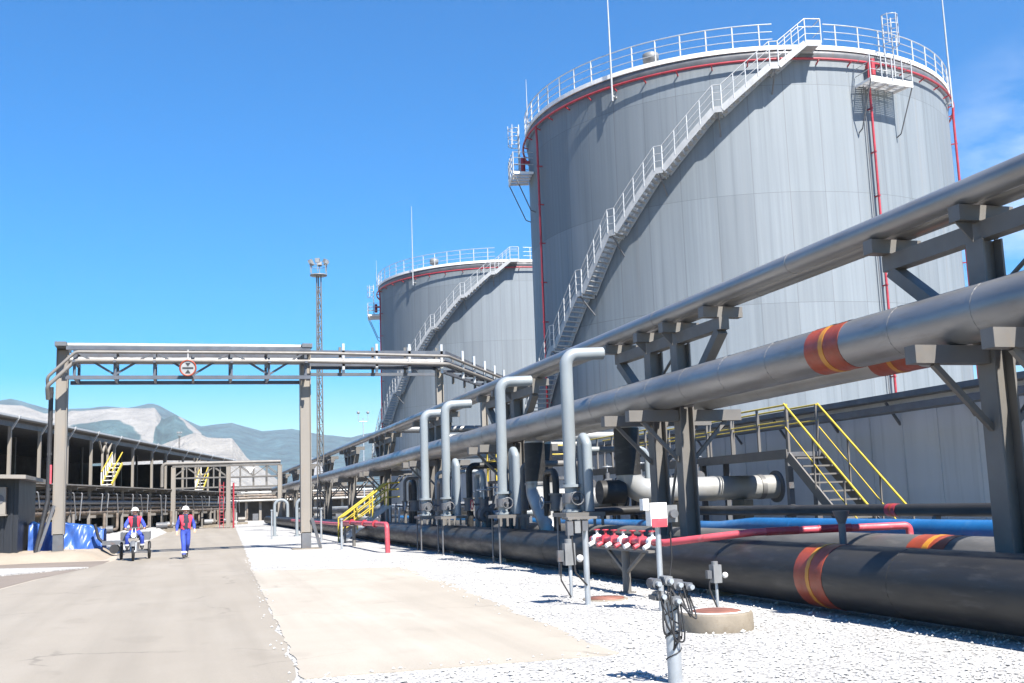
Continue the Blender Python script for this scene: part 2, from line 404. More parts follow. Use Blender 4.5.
for i in range(160):
    k = rs.random()
    if k < .5: y = 8 + 30 * rs.random() ** 1.8; x = .55 + .035 * y + abs(rs.gauss(0, .10)) * rs.choice((1, 1, -.7))
    elif k < .75: y = rs.uniform(10.7, 28); x = 4.22 + (y - 10.66) * .06 - abs(rs.gauss(0, .14))
    else: x = rs.uniform(1.1, 4.2); y = 10.7 + abs(rs.gauss(0, .12))
    r = rs.uniform(.010, .026); a = rs.uniform(0, 6.28); vs = []; z0 = .014 if in_apron(x, y) else .008
    for (dx, dy, dz) in ((1, 0, 0), (-1, 0, 0), (0, 1, 0), (0, -1, 0), (0, 0, 1), (0, 0, -.6)):
        q = r * rs.uniform(.6, 1.25); X, Y = dx * math.cos(a) - dy * math.sin(a), dx * math.sin(a) + dy * math.cos(a)
        vs.append((x + X * q, y + Y * q, z0 + r * .3 + dz * q * .75))
    b.add(vs, [(0, 2, 4), (2, 1, 4), (1, 3, 4), (3, 0, 4), (2, 0, 5), (1, 2, 5), (3, 1, 5), (0, 3, 5)])
o = b.build('gravel_stones', 'stone'); tag(o, 'loose white crushed stones lying over the gravel beside the pipes', 'gravel', kind='stuff')

# ------------------------------------------------------------------ hills
def hill_mat(name, rock, veg):
    m, nt, b = newmat(name)
    at = nd(nt, 'ShaderNodeAttribute', attribute_name='rock')
    v = coords(nt, world=True)
    f = noisef(nt, v, .012, 8, .65); f2 = noisef(nt, coords(nt, (1, 1, 1.2), world=True), .016, 9, .7)
    add = nd(nt, 'ShaderNodeMath', operation='ADD'); nt.links.new(at.outputs['Fac'], add.inputs[0])
    sub = nd(nt, 'ShaderNodeMath', operation='MULTIPLY_ADD'); nt.links.new(f, sub.inputs[0]); sub.inputs[1].default_value = .9; sub.inputs[2].default_value = -.45
    nt.links.new(sub.outputs[0], add.inputs[1])
    rc = ramp(nt, f2, [(.3, tuple(c * .6 for c in rock)), (.7, rock)])
    vc = ramp(nt, f2, [(.3, tuple(c * .45 for c in veg)), (.7, tuple(c * 1.8 for c in veg))])
    c = mixc(nt, ramp(nt, add.outputs[0], [(.42, 0.0), (.58, 1.0)]), vc, rc)
    nt.links.new(c, b.inputs['Base Color']); b.inputs['Roughness'].default_value = .95
    bump(nt, b, f, 1.0, 30.)
    return m
AZ0 = 16.765
def hill(name, D, depth, prof, rockf, mat, rough=8.):
    """prof: list of (azimuth deg from +Y, height m); ridge at distance D with a slope of given depth before it"""
    prof = sorted(prof)
    def hz(a):
        if a <= prof[0][0]: return prof[0][1]
        for (a0, h0), (a1, h1) in zip(prof, prof[1:]):
            if a <= a1: t = (a - a0) / (a1 - a0); return h0 + (h1 - h0) * t
        return prof[-1][1]
    n, k = 260, 26; a0, a1 = prof[0][0], prof[-1][0]; vs = []; rk = []; fs = []
    for j in range(k + 1):
        t = j / k; up = min(1, t / .75); dn = max(0, (t - .75) / .25)
        for i in range(n + 1):
            a = a0 + (a1 - a0) * i / n; d = D - depth + depth * t / .75
            f = up ** 1.15 * (1 - dn * dn)
            x, y = d * math.sin(R_(a)), d * math.cos(R_(a))
            gl = noise.fractal(V((x * .004, y * .004, D * .01)), 1, 2, 5) * rough * min(1, up * 2) * (1 - up * .75)
            vs.append((x, y, max(-5, hz(a) * f + gl - 2))); rk.append(rockf(a, f))
    for j in range(k):
        for i in range(n): q = j * (n + 1) + i; fs.append((q, q + 1, q + n + 2, q + n + 1))
    b = MB(); b.add(vs, fs, True); o = b.build(name, mat); o['kind'] = 'structure'
    at = o.data.attributes.new('rock', 'FLOAT', 'POINT'); at.data.foreach_set('value', rk)
    return o
def pa0(px): return AZ0 + math.degrees(math.atan((px - 512) / 1083)) * 1.012
yaw, pitch, roll = R_(16.7649), R_(8.35), R_(2.0)
fw = V((math.sin(yaw) * math.cos(pitch), math.cos(yaw) * math.cos(pitch), math.sin(pitch)))
r0 = V((math.cos(yaw), -math.sin(yaw), 0)); u0 = r0.cross(fw)
rv = r0 * math.cos(roll) - u0 * math.sin(roll); uv = r0 * math.sin(roll) + u0 * math.cos(roll)
def sight(px, py):
    d = fw + rv * ((px - 512) / 1083) - uv * ((py - 341.5) / 1083); return d
def pa(px, py=415): d = sight(px, py); return math.degrees(math.atan2(d.x, d.y))
def he(D, px, py): d = sight(px, py); return 1.6 + D * d.z / math.hypot(d.x, d.y)
def ip(tab, a):
    tab = sorted(tab)
    if a <= tab[0][0]: return tab[0][1]
    for (x0, y0), (x1, y1) in zip(tab, tab[1:]):
        if a <= x1: return y0 + (y1 - y0) * (a - x0) / (x1 - x0)
    return tab[-1][1]
def profile(D, pts): return [(pa(x, y), he(D, x, y)) for x, y in pts]
hm_far = hill_mat('far_hill_cover', (.34, .325, .30), (.035, .07, .078))
hm_q = hill_mat('quarry_hill_cover', (.31, .295, .27), (.04, .075, .08))
hill('far_hills', 4200, 1500, profile(4200, [(-260, 430), (-120, 412), (-20, 402), (10, 397), (28, 402), (55, 408), (85, 405), (108, 404), (130, 406), (150, 403), (157, 404), (172, 412), (200, 424), (232, 420), (262, 430), (292, 427), (325, 433), (350, 437), (385, 428), (440, 440), (520, 455), (700, 450), (900, 460), (1150, 470)]),
     lambda a, f: .18 + (.45 if abs(a - pa(318)) < .8 and f < .62 else 0), hm_far, 40)
def rk_mid(a, f):
    white = .25
    if a < pa(66): white = .95 - .5 * max(0, .55 - f)
    elif a < pa(160):
        lim = ip([(pa(66), .80), (pa(88), .82), (pa(115), .83), (pa(135), .74), (pa(152), .62), (pa(160), .9)], a)
        white = .25 + .75 * sst(lim - .04, lim + .04, f)
    elif a < pa(201):
        dpk = ip([(pa(160), .99), (pa(176), .985), (pa(201), .80)], a)
        white = .2 + .75 * sst(dpk - .02, dpk + .03, f) * (1 if a > pa(174) else 0)
    return white
hill('quarry_hills', 2500, 900, profile(2500, [(-300, 432), (-150, 405), (-40, 394), (0, 399), (22, 402), (45, 411), (62, 411), (72, 408.5), (100, 409), (130, 407.5), (155, 405), (163, 417), (168, 415), (175, 412.5), (183, 417), (196, 428), (214, 442), (240, 462), (270, 480)]), rk_mid, hm_q, 48)
hill('quarry_spoil_heap', 1300, 380, profile(1300, [(60, 470), (110, 462), (150, 447), (178, 436), (196, 429), (208, 434), (232, 434), (240, 444), (247, 454), (256, 461), (275, 475), (290, 488)]),
     lambda a, f: 1.2, hm_q, 26)

# ------------------------------------------------------------------ storage tanks
RT, HT = 11.0, 20.85
def cylp(c, r, ph, z): return V((c[0] + r * math.cos(R_(ph)), c[1] + r * math.sin(R_(ph)), z))
def make_tank(cx, cy, label):
    t = thing('storage_tank', label, 'storage tank', (cx, cy, 0), 'cylindrical oil storage tanks'); c = (cx, cy)
    P = lambda r, ph, z: cylp(c, r, ph, z)
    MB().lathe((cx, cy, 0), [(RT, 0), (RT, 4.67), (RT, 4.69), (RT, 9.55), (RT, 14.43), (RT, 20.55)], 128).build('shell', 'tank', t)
    b = MB(); b.lathe((cx, cy, 0), [(RT - .1, 20.6), (RT * .7, 21.15), (RT * .35, 21.6), (.01, 21.75)], 64); b.build('roof', 'tank', t)
    # rim: dark eave, white toe board
    MB().lathe((cx, cy, 0), [(RT + .002, 20.42), (RT + .06, 20.50), (RT + .10, 20.72), (RT + .10, 20.88), (RT - .12, 20.88)], 128).build('rim_girder', 'dsteel', t)
    MB().lathe((cx, cy, 0), [(RT + .05, 20.90), (RT + .15, 20.90), (RT + .15, 21.10), (RT + .13, 21.10), (RT + .13, 20.95), (RT - .6, 20.94), (RT - .6, 20.89)], 128, smooth=False).build('rim_walkway', 'white', t)
    rp = MB()
    rp.tube([P(RT + .26, a, 20.42) for a in range(-215, -20, 3)], .055, 8); rp.build('cooling_ring_pipe', 'red', t)
    for a in range(-210, -24, 8):
        MB().bar(P(RT - .01, a, 20.25), P(RT + .28, a, 20.36), .05, .05).build('pipe_bracket', 'red', t)
    # guard rail
    g = MB(); arc = [(a, a + 3) for a in range(-215, -18, 3) if not (-107 < a + 1.5 < -98)]
    for zz, r_ in ((22.1, .028), (21.75, .02), (21.4, .02)):
        seg = []
        for a in range(-216, -15, 3):
            if -107 < a < -97:
                if len(seg) > 1: g.tube(seg, r_, 6)
                seg = []
            else: seg.append(P(RT + .12, a, zz))
        if len(seg) > 1: g.tube(seg, r_, 6)
    g = g.build('guard_rail', 'rail', t)
    for a in range(-213, -18, 6):
        if not (-107 < a < -97): MB().bar(P(RT + .12, a, 20.96), P(RT + .12, a, 22.1), .06, .035).build('rail_post', 'rail', g)
    # helical stair
    ri, ro = RT + .12, RT + .92
    knots = [(-98.6, 20.85, 0), (-102.0, 20.85, 1), (-108.0, 19.85, 0), (-109.8, 19.85, 1), (-120.2, 18.10, 0), (-122.0, 18.10, 1), (-133.4, 15.75, 0), (-135.2, 15.75, 1), (-145.4, 13.35, 0), (-147.2, 13.35, 1), (-155.3, 10.90, 0), (-157.1, 10.90, 1), (-165.9, 8.65, 0), (-167.7, 8.65, 1), (-179, 5.95, 0), (-181.6, 5.95, 1), (-193, 3.15, 0), (-195.6, 3.15, 1), (-207, 0.45, 0), (-211, 0.05, 1)]
    sb = MB()
    for (a0, z0, _), (a1, z1, _) in zip(knots, knots[1:]):
        n = max(1, int(abs(a1 - a0) / 2))
        for r_ in (ri, ro):
            for k in range(n):
                u0, u1 = k / n, (k + 1) / n
                sb.bar(P(r_, a0 + (a1 - a0) * u0, z0 + (z1 - z0) * u0), P(r_, a0 + (a1 - a0) * u1, z0 + (z1 - z0) * u1), 0.03, .27)
        if z0 == z1:
            sb.add([P(ri, a0, z0 - .02), P(ro, a0, z0 - .02), P(ro, a1, z0 - .02), P(ri, a1, z0 - .02)], [(0, 1, 2, 3)])
    S = sb.build('staircase', 'stairgrey', t)
    for (a0, z0, _), (a1, z1, _) in zip(knots, knots[1:]):
        if z0 != z1 and a0 > -195:
            n = int((z0 - z1) / .2)
            for k in range(n):
                u = (k + .5) / n; a = a0 + (a1 - a0) * u; z = z0 + (z1 - z0) * u - .02
                da = 1.1 / 2
                b = MB(); q = [P(ri + .02, a - da, z), P(ro - .02, a - da, z), P(ro - .02, a + da, z), P(ri + .02, a + da, z)]
                b.add(q + [p + V((0, 0, .04)) for p in q], [(3, 2, 1, 0), (4, 5, 6, 7), (0, 1, 5, 4), (1, 2, 6, 5), (2, 3, 7, 6), (3, 0, 4, 7)])
                b.build('step', 'stairgrey', S)
    h = MB()
    path = []
    for (a0, z0, _), (a1, z1, _) in zip(knots, knots[1:]):
        n = max(1, int(abs(a1 - a0) / 2))
        path += [(a0 + (a1 - a0) * k / n, z0 + (z1 - z0) * k / n) for k in range(n)]
    h.tube([P(ro + .01, a, z + 1.1) for a, z in path], .024, 6); h.tube([P(ro + .01, a, z + .75) for a, z in path], .016, 6); h.tube([P(ro + .01, a, z + .42) for a, z in path], .016, 6)
    h.tube([P(ri, a, z + 1.1) for a, z in path[:6]], .022, 6)
    h.tube([P(ro, -98.6, 21.95), P(RT + .12, -98.6, 21.95)], .022, 6); h.tube([P(ro, -98.6, 21.45), P(RT + .12, -98.6, 21.45)], .016, 6)
    h.build('stair_handrail', 'rail', S)
    for a, z, k in knots[:-2]:
        MB().bar(P(ro + .01, a, z), P(ro + .01, a, z + 1.1), .05, .03).build('stair_post', 'rail', S)
    for (a0, z0, _), (a1, z1, _) in zip(knots, knots[1:]):
        if z0 != z1:
            for u in (.25, .5, .75): MB().bar(P(ro + .01, a0 + (a1 - a0) * u, z0 + (z1 - z0) * u), P(ro + .01, a0 + (a1 - a0) * u, z0 + (z1 - z0) * u + 1.1), .04, .03).build('stair_post', 'rail', S)
    for a, z, k in knots[3:-2:2]:
        MB().bar(P(RT - .02, a + 1, z - .95), P(ro, a + 1, z - .12), .05, .05).build('stair_bracket', 'dsteel', S)
        MB().bar(P(RT - .02, a + 1, z - .14), P(ro - .02, a + 1, z - .14), .05, .06).build('stair_bracket', 'rail', S)
    # foam platforms
    def platform(phs, z, out, name_cage, cage_a, cage_top):
        a0, a1 = phs; b = MB()
        fl = [P(RT + .03, a0, z), P(RT + out, a0, z), P(RT + out, a1, z), P(RT + .03, a1, z)]
        b.bar(fl[0], fl[1], .05, .12); b.bar(fl[3], fl[2], .05, .12); b.bar(fl[1], fl[2], .05, .26)
        for k in range(1, 4):
            a = a0 + (a1 - a0) * k / 4; b.bar(P(RT + .03, a, z), P(RT + out, a, z), .05, .10)
        f = b.build('service_platform', 'white', t)
        b = MB()
        for k in range(16):   # bar grating
            r_ = RT + .06 + (out - .1) * k / 15
            b.bar(P(r_, a0, z + .06), P(r_, a1, z + .06), .028, .03)
        b.build('grating', 'rail', f)
        b = MB()
        for zz in (.45, .8, 1.1):
            b.tube([p + V((0, 0, zz)) for p in fl], .02, 6)
        for k in range(5):
            a = a0 + (a1 - a0) * k / 4; b.bar(P(RT + out, a, z), P(RT + out, a, z + 1.1), .04, .04)
        b.build('platform_rail', 'rail', f)
        for a in (a0, a1):
            MB().tube(bend([P(RT + out, a, z - .02), P(RT + .25, a, z - 2.0), P(RT, a, z - 2.1)], .1), .03, 6).build('platform_strut', 'dsteel', f)
        # caged ladder from platform up to the rim
        b = MB(); ac = cage_a; da = 1.3
        for s in (-1, 1): b.bar(P(RT + .55, ac + s * da, z), P(RT + .55, ac + s * da, cage_top), .05, .05)
        k = z + .2
        while k < cage_top: b.cyl(P(RT + .55, ac - da, k), P(RT + .55, ac + da, k), .016, 6); k += .3
        k = z + 1.9
        while k < cage_top + .1:
            b.tube([P(RT + .55, ac - da, k)] + [P(RT + .55 + .55 * math.sin(R_(x)), ac - da * 1.5 * math.cos(R_(x)), k) for x in range(10, 175, 20)] + [P(RT + .55, ac + da, k)], .02, 6); k += .45
        for x in (40, 90, 140):
            b.bar(P(RT + .55 + .55 * math.sin(R_(x)), ac - da * 1.5 * math.cos(R_(x)), z + 1.9), P(RT + .55 + .55 * math.sin(R_(x)), ac - da * 1.5 * math.cos(R_(x)), cage_top), .03, .03)
        b.build('caged_ladder', 'rail', t)
        # foam chamber box
        mid = (a0 + a1) / 2
        b = MB(); b.cyl(P(RT + .35, mid - 2, z + .5), P(RT + .35, mid - 2, z + 1.25), .13, 10); b.bar(P(RT - .02, mid - 2, z + 1.0), P(RT + .4, mid - 2, z + 1.0), .16, .16); b.build('foam_chamber', 'red', t)
    platform((-88.3, -77.0), 19.3, 1.1, 'c', -80.3, 22.6)
    platform((164.5, 175), 18.4, 1.1, 'c', 168, 21.4)
    # red risers
    for a, r_ in ((-177.6, .06), (-85.3, .055), (-43, .06)):
        MB().tube([P(RT + .22, a, .5), P(RT + .22, a, 19.6), P(RT + .26, a, 20.42)], r_, 8).build('riser_pipe', 'red', t)
        for z in range(2, 20, 2):
            MB().bar(P(RT - .01, a, z + .3), P(RT + .3, a, z + .3), .08, .05).build('pipe_bracket', 'red', t)
    MB().tube([P(RT + .12, -86.6, .5), P(RT + .12, -86.6, 19.4)], .025, 6).build('conduit', 'dsteel', t)
    # lightning rods
    for a, z0, z1, r_ in ((-146.3, 19.7, 26.5, .05), (-47, 19.9, 28.2, .05), (176, 20.8, 23.4, .03), (120, 20.8, 25, .035)):
        b = MB(); b.tube([P(RT + .30, a, z0), P(RT + .30, a, (z0 + z1) / 2), P(RT + .30, a, z1)], [r_, r_ * .8, r_ * .35], 8); b.bar(P(RT - .02, a, z0 + .25), P(RT + .3, a, z0 + .25), .1, .08); b.build('lightning_rod', 'rail', t)
    # breather vents
    for a, r_ in ((-137.5, RT - .5), (-60, RT - 1.2)):
        b = MB(); p = P(r_, a, 20.8); b.lathe(p, [(.16, 0), (.16, .55), (.36, .58), (.38, .95), (.30, 1.0), (.02, 1.08)], 14); b.build('breather_vent', 'grey', t)
    return t
TC = (28.055, 50.737)
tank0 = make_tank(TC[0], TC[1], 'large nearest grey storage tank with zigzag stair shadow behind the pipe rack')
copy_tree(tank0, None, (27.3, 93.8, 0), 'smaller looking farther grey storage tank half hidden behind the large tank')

# ------------------------------------------------------------------ bund wall
t = thing('bund_wall', 'grey panelled wall with dark ledge in shade behind the pipes', 'wall', (15, 8, 0))
MB().b2((15, 4, 0), (15.25, 75, 3.5)).build('wall_panel', 'bund', t)
for i in range(60):
    y = 5 + i * 1.18
    MB().b2((14.98, y, .1), (14.998, y + .05, 3.42)).build('rib', 'bund', t)
b = MB(); b.b2((14.62, 4, 3.5), (15.3, 75, 3.62)); b.build('coping', 'dsteel', t)
for i in range(24):
    y = 6 + i * 2.4
    b = MB(); b.bar((14.99, y, 2.95), (14.66, y, 3.44), .05, .05); b.build('ledge_bracket', 'dsteel', t)
t = thing('cable_tray', 'dark cable tray running along the top of the panelled wall', 'cable tray', (14.35, 6, 3.2))
b = MB(); b.b2((14.1, 4, 3.16), (14.5, 60, 3.2)); b.b2((14.08, 4, 3.16), (14.1, 60, 3.3)); b.build('tray', 'dsteel', t)
b = MB(); b.tube([(14.2, 4, 3.25), (14.2, 60, 3.25)], .045, 8); b.tube([(14.35, 4, 3.26), (14.35, 60, 3.26)], .05, 8); b.build('cable', 'black', t)

# ------------------------------------------------------------------ pipe trestles
CX = 9.36
def make_trestle(y0, label):
    t = thing('pipe_trestle', label, 'pipe trestle', (CX, y0, 0), 'grey steel trestles carrying the overhead pipes')
    ys = (y0, y0 + 1.3)
    for k, y in enumerate(ys):
        b = MB(); b.ibeam((CX, y, .25), (CX, y, 4.56), .30, .30, (1, 0, 0), .028); co = b.build('column', 'steel', t)
        MB().box((CX, y, .28), (.5, .5, .04)).build('base_plate', 'steel', co)
        MB().b2((CX - .4, y - .4, -.1), (CX + .4, y + .4, .258)).build('footing', 'concrete', t)
        b = MB()
        for s in (-1, 1): b.b2((8.155 if s < 0 else CX + .155, y - .1, 3.03), (CX - .155 if s < 0 else 10.565, y + .1, 3.245))
        b.build('cross_beam', 'steel', t)
        for s in (-1, 1):
            MB().bar((CX + s * .9, y, 3.03), (CX + s * .14, y, 2.25), .07, .07).build('knee_brace', 'steel', t)
        b = MB(); b.b2((8.96, y - .1, 4.79), (9.76, y + .1, 4.985)); b.build('top_beam', 'steel', t)
        for s in (-1, 1):
            g = MB(); g.add([(CX + s * .16, y - .012, 4.54), (CX + s * .40, y - .012, 4.785), (CX + s * .16, y - .012, 4.785), (CX + s * .16, y + .012, 4.54), (CX + s * .40, y + .012, 4.785), (CX + s * .16, y + .012, 4.785)], [(0, 1, 2), (5, 4, 3), (0, 3, 4, 1), (1, 4, 5, 2), (2, 5, 3, 0)])
            g.build('gusset', 'steel', t)
    yo = (y0 - 1.9, y0 + 3.2)
    b = MB(); b.b2((CX - .1, yo[0], 4.565), (CX + .1, yo[1], 4.788)); b.build('longitudinal_beam', 'steel', t)
    for k, y in enumerate(yo):
        yy = y + (.12 if k == 0 else -.12)
        MB().b2((8.96, yy - .1, 4.79), (9.76, yy + .1, 4.985)).build('top_beam', 'steel', t)
        yc = ys[k]; s = -1 if k == 0 else 1
        MB().bar((CX, yc + s * .17, 3.35), (CX, yy, 4.56), .17, .19, (1, 0, 0)).build('raking_strut', 'steel', t)
    MB().cyl((CX, ys[0] + .15, 4.45), (CX, ys[1] - .15, 3.9), .03, 6).build('tie_rod', 'steel', t)
    MB().cyl((CX, ys[0] + .15, 2.9), (CX, ys[1] - .15, .6), .03, 6).build('tie_rod', 'steel', t)
    MB().bar((CX, ys[0] + .155, 3.3), (CX, ys[1] - .155, 3.3), .12, .12).build('tie_beam', 'steel', t)
    return t
TY = [9.5, 19.5, 30.8, 41.4, 53, 64.5, 76, 88, 100, 112]
tl = ['grey steel pipe trestle nearest the camera cut off by the right edge', 'grey pipe trestle with white beam ends standing over the red manifold', 'grey pipe trestle standing between the two nearest pairs of riser pipes', 'grey pipe trestle directly behind the two farthest riser pipes', 'grey pipe trestle just beyond the yellow crossover stair', 'grey pipe trestle second beyond the yellow crossover stair', 'grey pipe trestle third beyond the yellow crossover stair', 'grey pipe trestle fourth beyond the yellow stair, behind the right gantry post', 'grey pipe trestle fifth beyond the yellow stair, left of the gantry post', 'farthest grey pipe trestle at the end of the pipe rack']
tr0 = make_trestle(TY[0], tl[0])
for y, l in zip(TY[1:], tl[1:]): copy_tree(tr0, None, (CX, y, 0), l)

# ------------------------------------------------------------------ long pipes
Yv = (0, 1, 0)
def seams(x, z, y0, y1, step): 
    out = []; y = y0
    while y < y1: out.append(((x, y, z), Yv)); y += step
    return out
pipe('pipeline', 'thick grey clad overhead pipe with brown red band on lower trestle beams', 'pipe', [(8.86, 2, 3.585)] + [(8.86, y, 3.585) for y in range(10, 121, 10)], .335, 'clad', 28,
     bands=[((8.86, 13.25, 3.585), Yv, .85, 'band', 'orange', .11)], seams=seams(8.86, 3.585, 4, 60, 1.55), group='pipes on the trestles')
pipe('pipeline', 'second clad overhead pipe hanging just behind the thick one, red banded', 'pipe', [(9.95, 2, 3.535)] + [(9.95, y, 3.535) for y in range(10, 121, 10)], .285, 'clad_light', 24,
     bands=[((9.95, 13.35, 3.535), Yv, 1.0, 'band', 'orange', .10)], seams=seams(9.95, 3.535, 5, 70, 4.1), group='pipes on the trestles')
for y in TY[:6]:
    for dy in (0, 1.3):
        pass
pipe('pipeline', 'slim topmost grey pipe on the road side of the upper rack', 'pipe', [(9.14, 2, 5.155)] + [(9.14, y, 5.155) for y in range(10, 121, 10)], .168, 'clad', 20, seams=seams(9.14, 5.155, 4.4, 60, 5.2), group='pipes on the trestles')
pipe('pipeline', 'slim topmost grey pipe on the tank side of the upper rack', 'pipe', [(9.57, 2, 5.155)] + [(9.57, y, 5.155) for y in range(10, 50, 10)] + bend([(9.57, 47, 5.155), (9.57, 51.5, 5.155), (17, 51.8, 5.155)], .5)[1:], .168, 'clad', 20, seams=seams(9.57, 5.155, 6.2, 46, 5.2), group='pipes on the trestles')
# ground pipe
pipe('pipeline', 'very thick dark ground pipe with brown red band lying along the gravel', 'pipe', [(8.16, 0, .47), (8.16, 22.2, .47)], .415, 'darkpipe', 36,
     bands=[((8.16, 12.75, .47), Yv, .66, 'band', 'orange', .08)], seams=seams(8.16, .47, 2.5, 22, 4.3))
pipe('pipeline', 'thick dark ground pipe continuing away beneath the riser pipes', 'pipe', [(8.16, 22.2, .47)] + [(8.16, y, .47) for y in range(30, 121, 10)], .405, 'darkpipe', 32, seams=seams(8.16, .47, 24, 80, 5.5))
pipe('pipeline', 'second thick dark ground pipe behind the first, its sunlit top showing an orange mark', 'pipe', [(10.02, 0, .50), (10.02, 22.5, .50)] + [(10.02, y, .5) for y in range(30, 101, 10)], .42, 'darkpipe_worn', 32,
     bands=[((10.02, 12.9, .50), Yv, .8, 'band', 'orange', .12)], seams=seams(10.02, .50, 3.5, 60, 4.7))
for i, y in enumerate([16, 22, 28, 34, 41, 48, 56, 64, 72, 82, 92]):
    o = MB(); o.b2((8.0, y - .2, 0), (8.36, y + .2, .13)); o = o.build('pipe_sleeper', 'concrete')
    tag(o, 'low concrete sleeper in the shadow under the thick dark ground pipe', 'sleeper', 'concrete sleepers under the ground pipe')
# secondary pipes in the corridor
pipe('pipeline', 'bright blue pipe running low behind the thick dark ground pipe', 'pipe', [(11.25, 2, .89), (11.25, 20.4, .89), (11.3, 22, .8), (11.3, 60, .8)], .19, 'blue', 20, seams=seams(11.25, .89, 4, 19, 3.7))
pipe('pipeline', 'thin dark pipe above the blue pipe, carrying one red band', 'pipe', [(11.7, 2, 1.21), (11.7, 70, 1.21)], .105, 'darkpipe', 14, bands=[((11.7, 16.3, 1.21), Yv, .28, 'red', 'band', .06)])
pipe('pipeline', 'thin dark low pipe on stands farther in behind the blue pipe', 'pipe', [(12.25, 2, .82), (12.25, 70, .82)], .12, 'darkpipe', 14)
pipe('pipeline', 'pale clad low pipe seen between the trestle columns', 'pipe', [(10.6, 36, 1.35), (10.6, 110, 1.35)], .27, 'clad_light', 18, seams=seams(10.6, 1.35, 38, 100, 6))
for i in range(14):
    y = 6 + i * 4.6; t = thing('pipe_stand', 'low dark stand carrying the blue pipe and the thin dark pipes', 'pipe stand', (11.7, y, 0), 'low dark pipe stands')
    b = MB(); b.b2((11.0, y - .06, .57), (12.45, y + .06, .69)); b.build('stand_beam', 'dsteel', t)
    for x in (11.08, 12.38): MB().b2((x - .06, y - .06, 0), (x + .06, y + .06, .569)).build('leg', 'dsteel', t)
    MB().b2((11.65, y - .05, .691), (11.75, y + .05, 1.105)).build('saddle', 'dsteel', t)

# red fire pipe with manifold
t = pipe('fire_pipe', 'red and white fire pipe crossing over the dark ground pipe', 'fire pipe', bend([(7.02, 18.7, .86), (7.18, 15.9, .86), (7.6, 15.35, .93), (8.2, 14.9, 1.0), (10.5, 14.3, 1.02), (10.55, 14.3, .0)], .07), .056, 'pinkred', 14)
for u, w in ((.18, .5), (.52, .5)):
    p = V((8.2, 14.9, 1.0)).lerp(V((10.5, 14.3, 1.03)), u); d = (V((10.5, 14.3, 1.03)) - V((8.2, 14.9, 1.0))).normalized()
    MB().tube([p - d * w / 2, p + d * w / 2], .061, 14).build('shade_band', 'red', t)  # darker red segments paint the frames' shadows onto the pipe
MB().cyl((9.52, 14.55, 0), (9.52, 14.55, 1.02), .035, 8).build('leg', 'red', t)
MZ = .86
for k in range(7):
    y = 18.5 - k * .36; x = 7.03 + (18.7 - y) * .057
    vb = MB(); vb.cyl((x, y - .06, MZ), (x, y + .06, MZ), .095, 12); vb.cyl((x, y, MZ), (x, y, MZ + .16), .025, 8); v_ = vb.build('valve', ['white', 'red', 'pinkred'][k % 3], t)
    b = MB(); b.tube([V((x, y, MZ + .17)) + V((0.05 * math.cos(a * .52), 0.05 * math.sin(a * .52), 0)) for a in range(13)], .012, 6); b.build('handwheel', 'red', v_)
    MB().cyl((x, y, MZ - .02), (x - .18, y - .05, MZ - .09), .04, 8).build('outlet', 'white' if k % 2 == 0 else 'pinkred', t)
t = thing('pipe_stand', 'T shaped grey stand under the red fire manifold on the gravel', 'pipe stand', (7.08, 17.3, 0))
b = MB(); b.cyl((7.08, 17.3, 0), (7.08, 17.3, .70), .07, 12); b.build('post', 'steel', t)
MB().b2((6.98, 16.1, .702), (7.18, 18.6, .74)).build('table_plate', 'steel', t)
for s in (-1, 1): MB().bar((7.08, 17.3 + s * .06, .35), (7.08, 17.3 + s * .8, .70), .05, .05).build('brace', 'steel', t)
MB().cyl((7.08, 17.3, 0), (7.08, 17.3, .02), .15, 12).build('base_plate', 'steel', t)
# little stand at right on the ground pipe (inverted cone support)
t = thing('pipe_stand', 'dark funnel topped stand rising from behind the ground pipe band', 'pipe stand', (8.75, 13.4, 0))
MB().cyl((8.75, 13.4, 0), (8.75, 13.4, 1.12), .05, 10).build('post', 'dsteel', t)
MB().cyl((8.75, 13.4, 1.12), (8.75, 13.4, 1.3), .05, 10, .12).build('saddle', 'dsteel', t)

# red hydrant pipe by the gantry post
t = thing('hydrant_pipe', 'pinkish red bent pipe with vertical leg on white gravel by the yellow stair', 'fire pipe', (6.42, 37, 0))
MB().tube(bend([(6.46, 36.8, 0), (6.45, 36.85, .95), (6.4, 47, .92)], .18), .085, 14).build('pipe_body', 'pinkred', t)
for y in (39, 41.5, 44.8): MB().cyl((6.42, y - .04, .945), (6.42, y + .04, .945), .13, 12).build('flange', 'red', t)
MB().cyl((6.4, 44.2, 0), (6.4, 44.2, .84), .07, 10).build('support_post', 'steel', t)
MB().b2((6.2, 43.7, .82), (6.6, 44.7, .85)).build('support_plate', 'steel', t)
t = thing('hydrant_pipe', 'thin red pipe farther along the gravel, left of the bent red pipe', 'fire pipe', (6.7, 50, 0))
MB().tube([(6.7, 48, .8), (6.7, 75, .8)], .07, 10).build('pipe_body', 'pinkred', t)
for y in (49, 58, 67): MB().cyl((6.7, y, 0), (6.7, y, .74), .05, 8).build('support_post', 'steel', t)

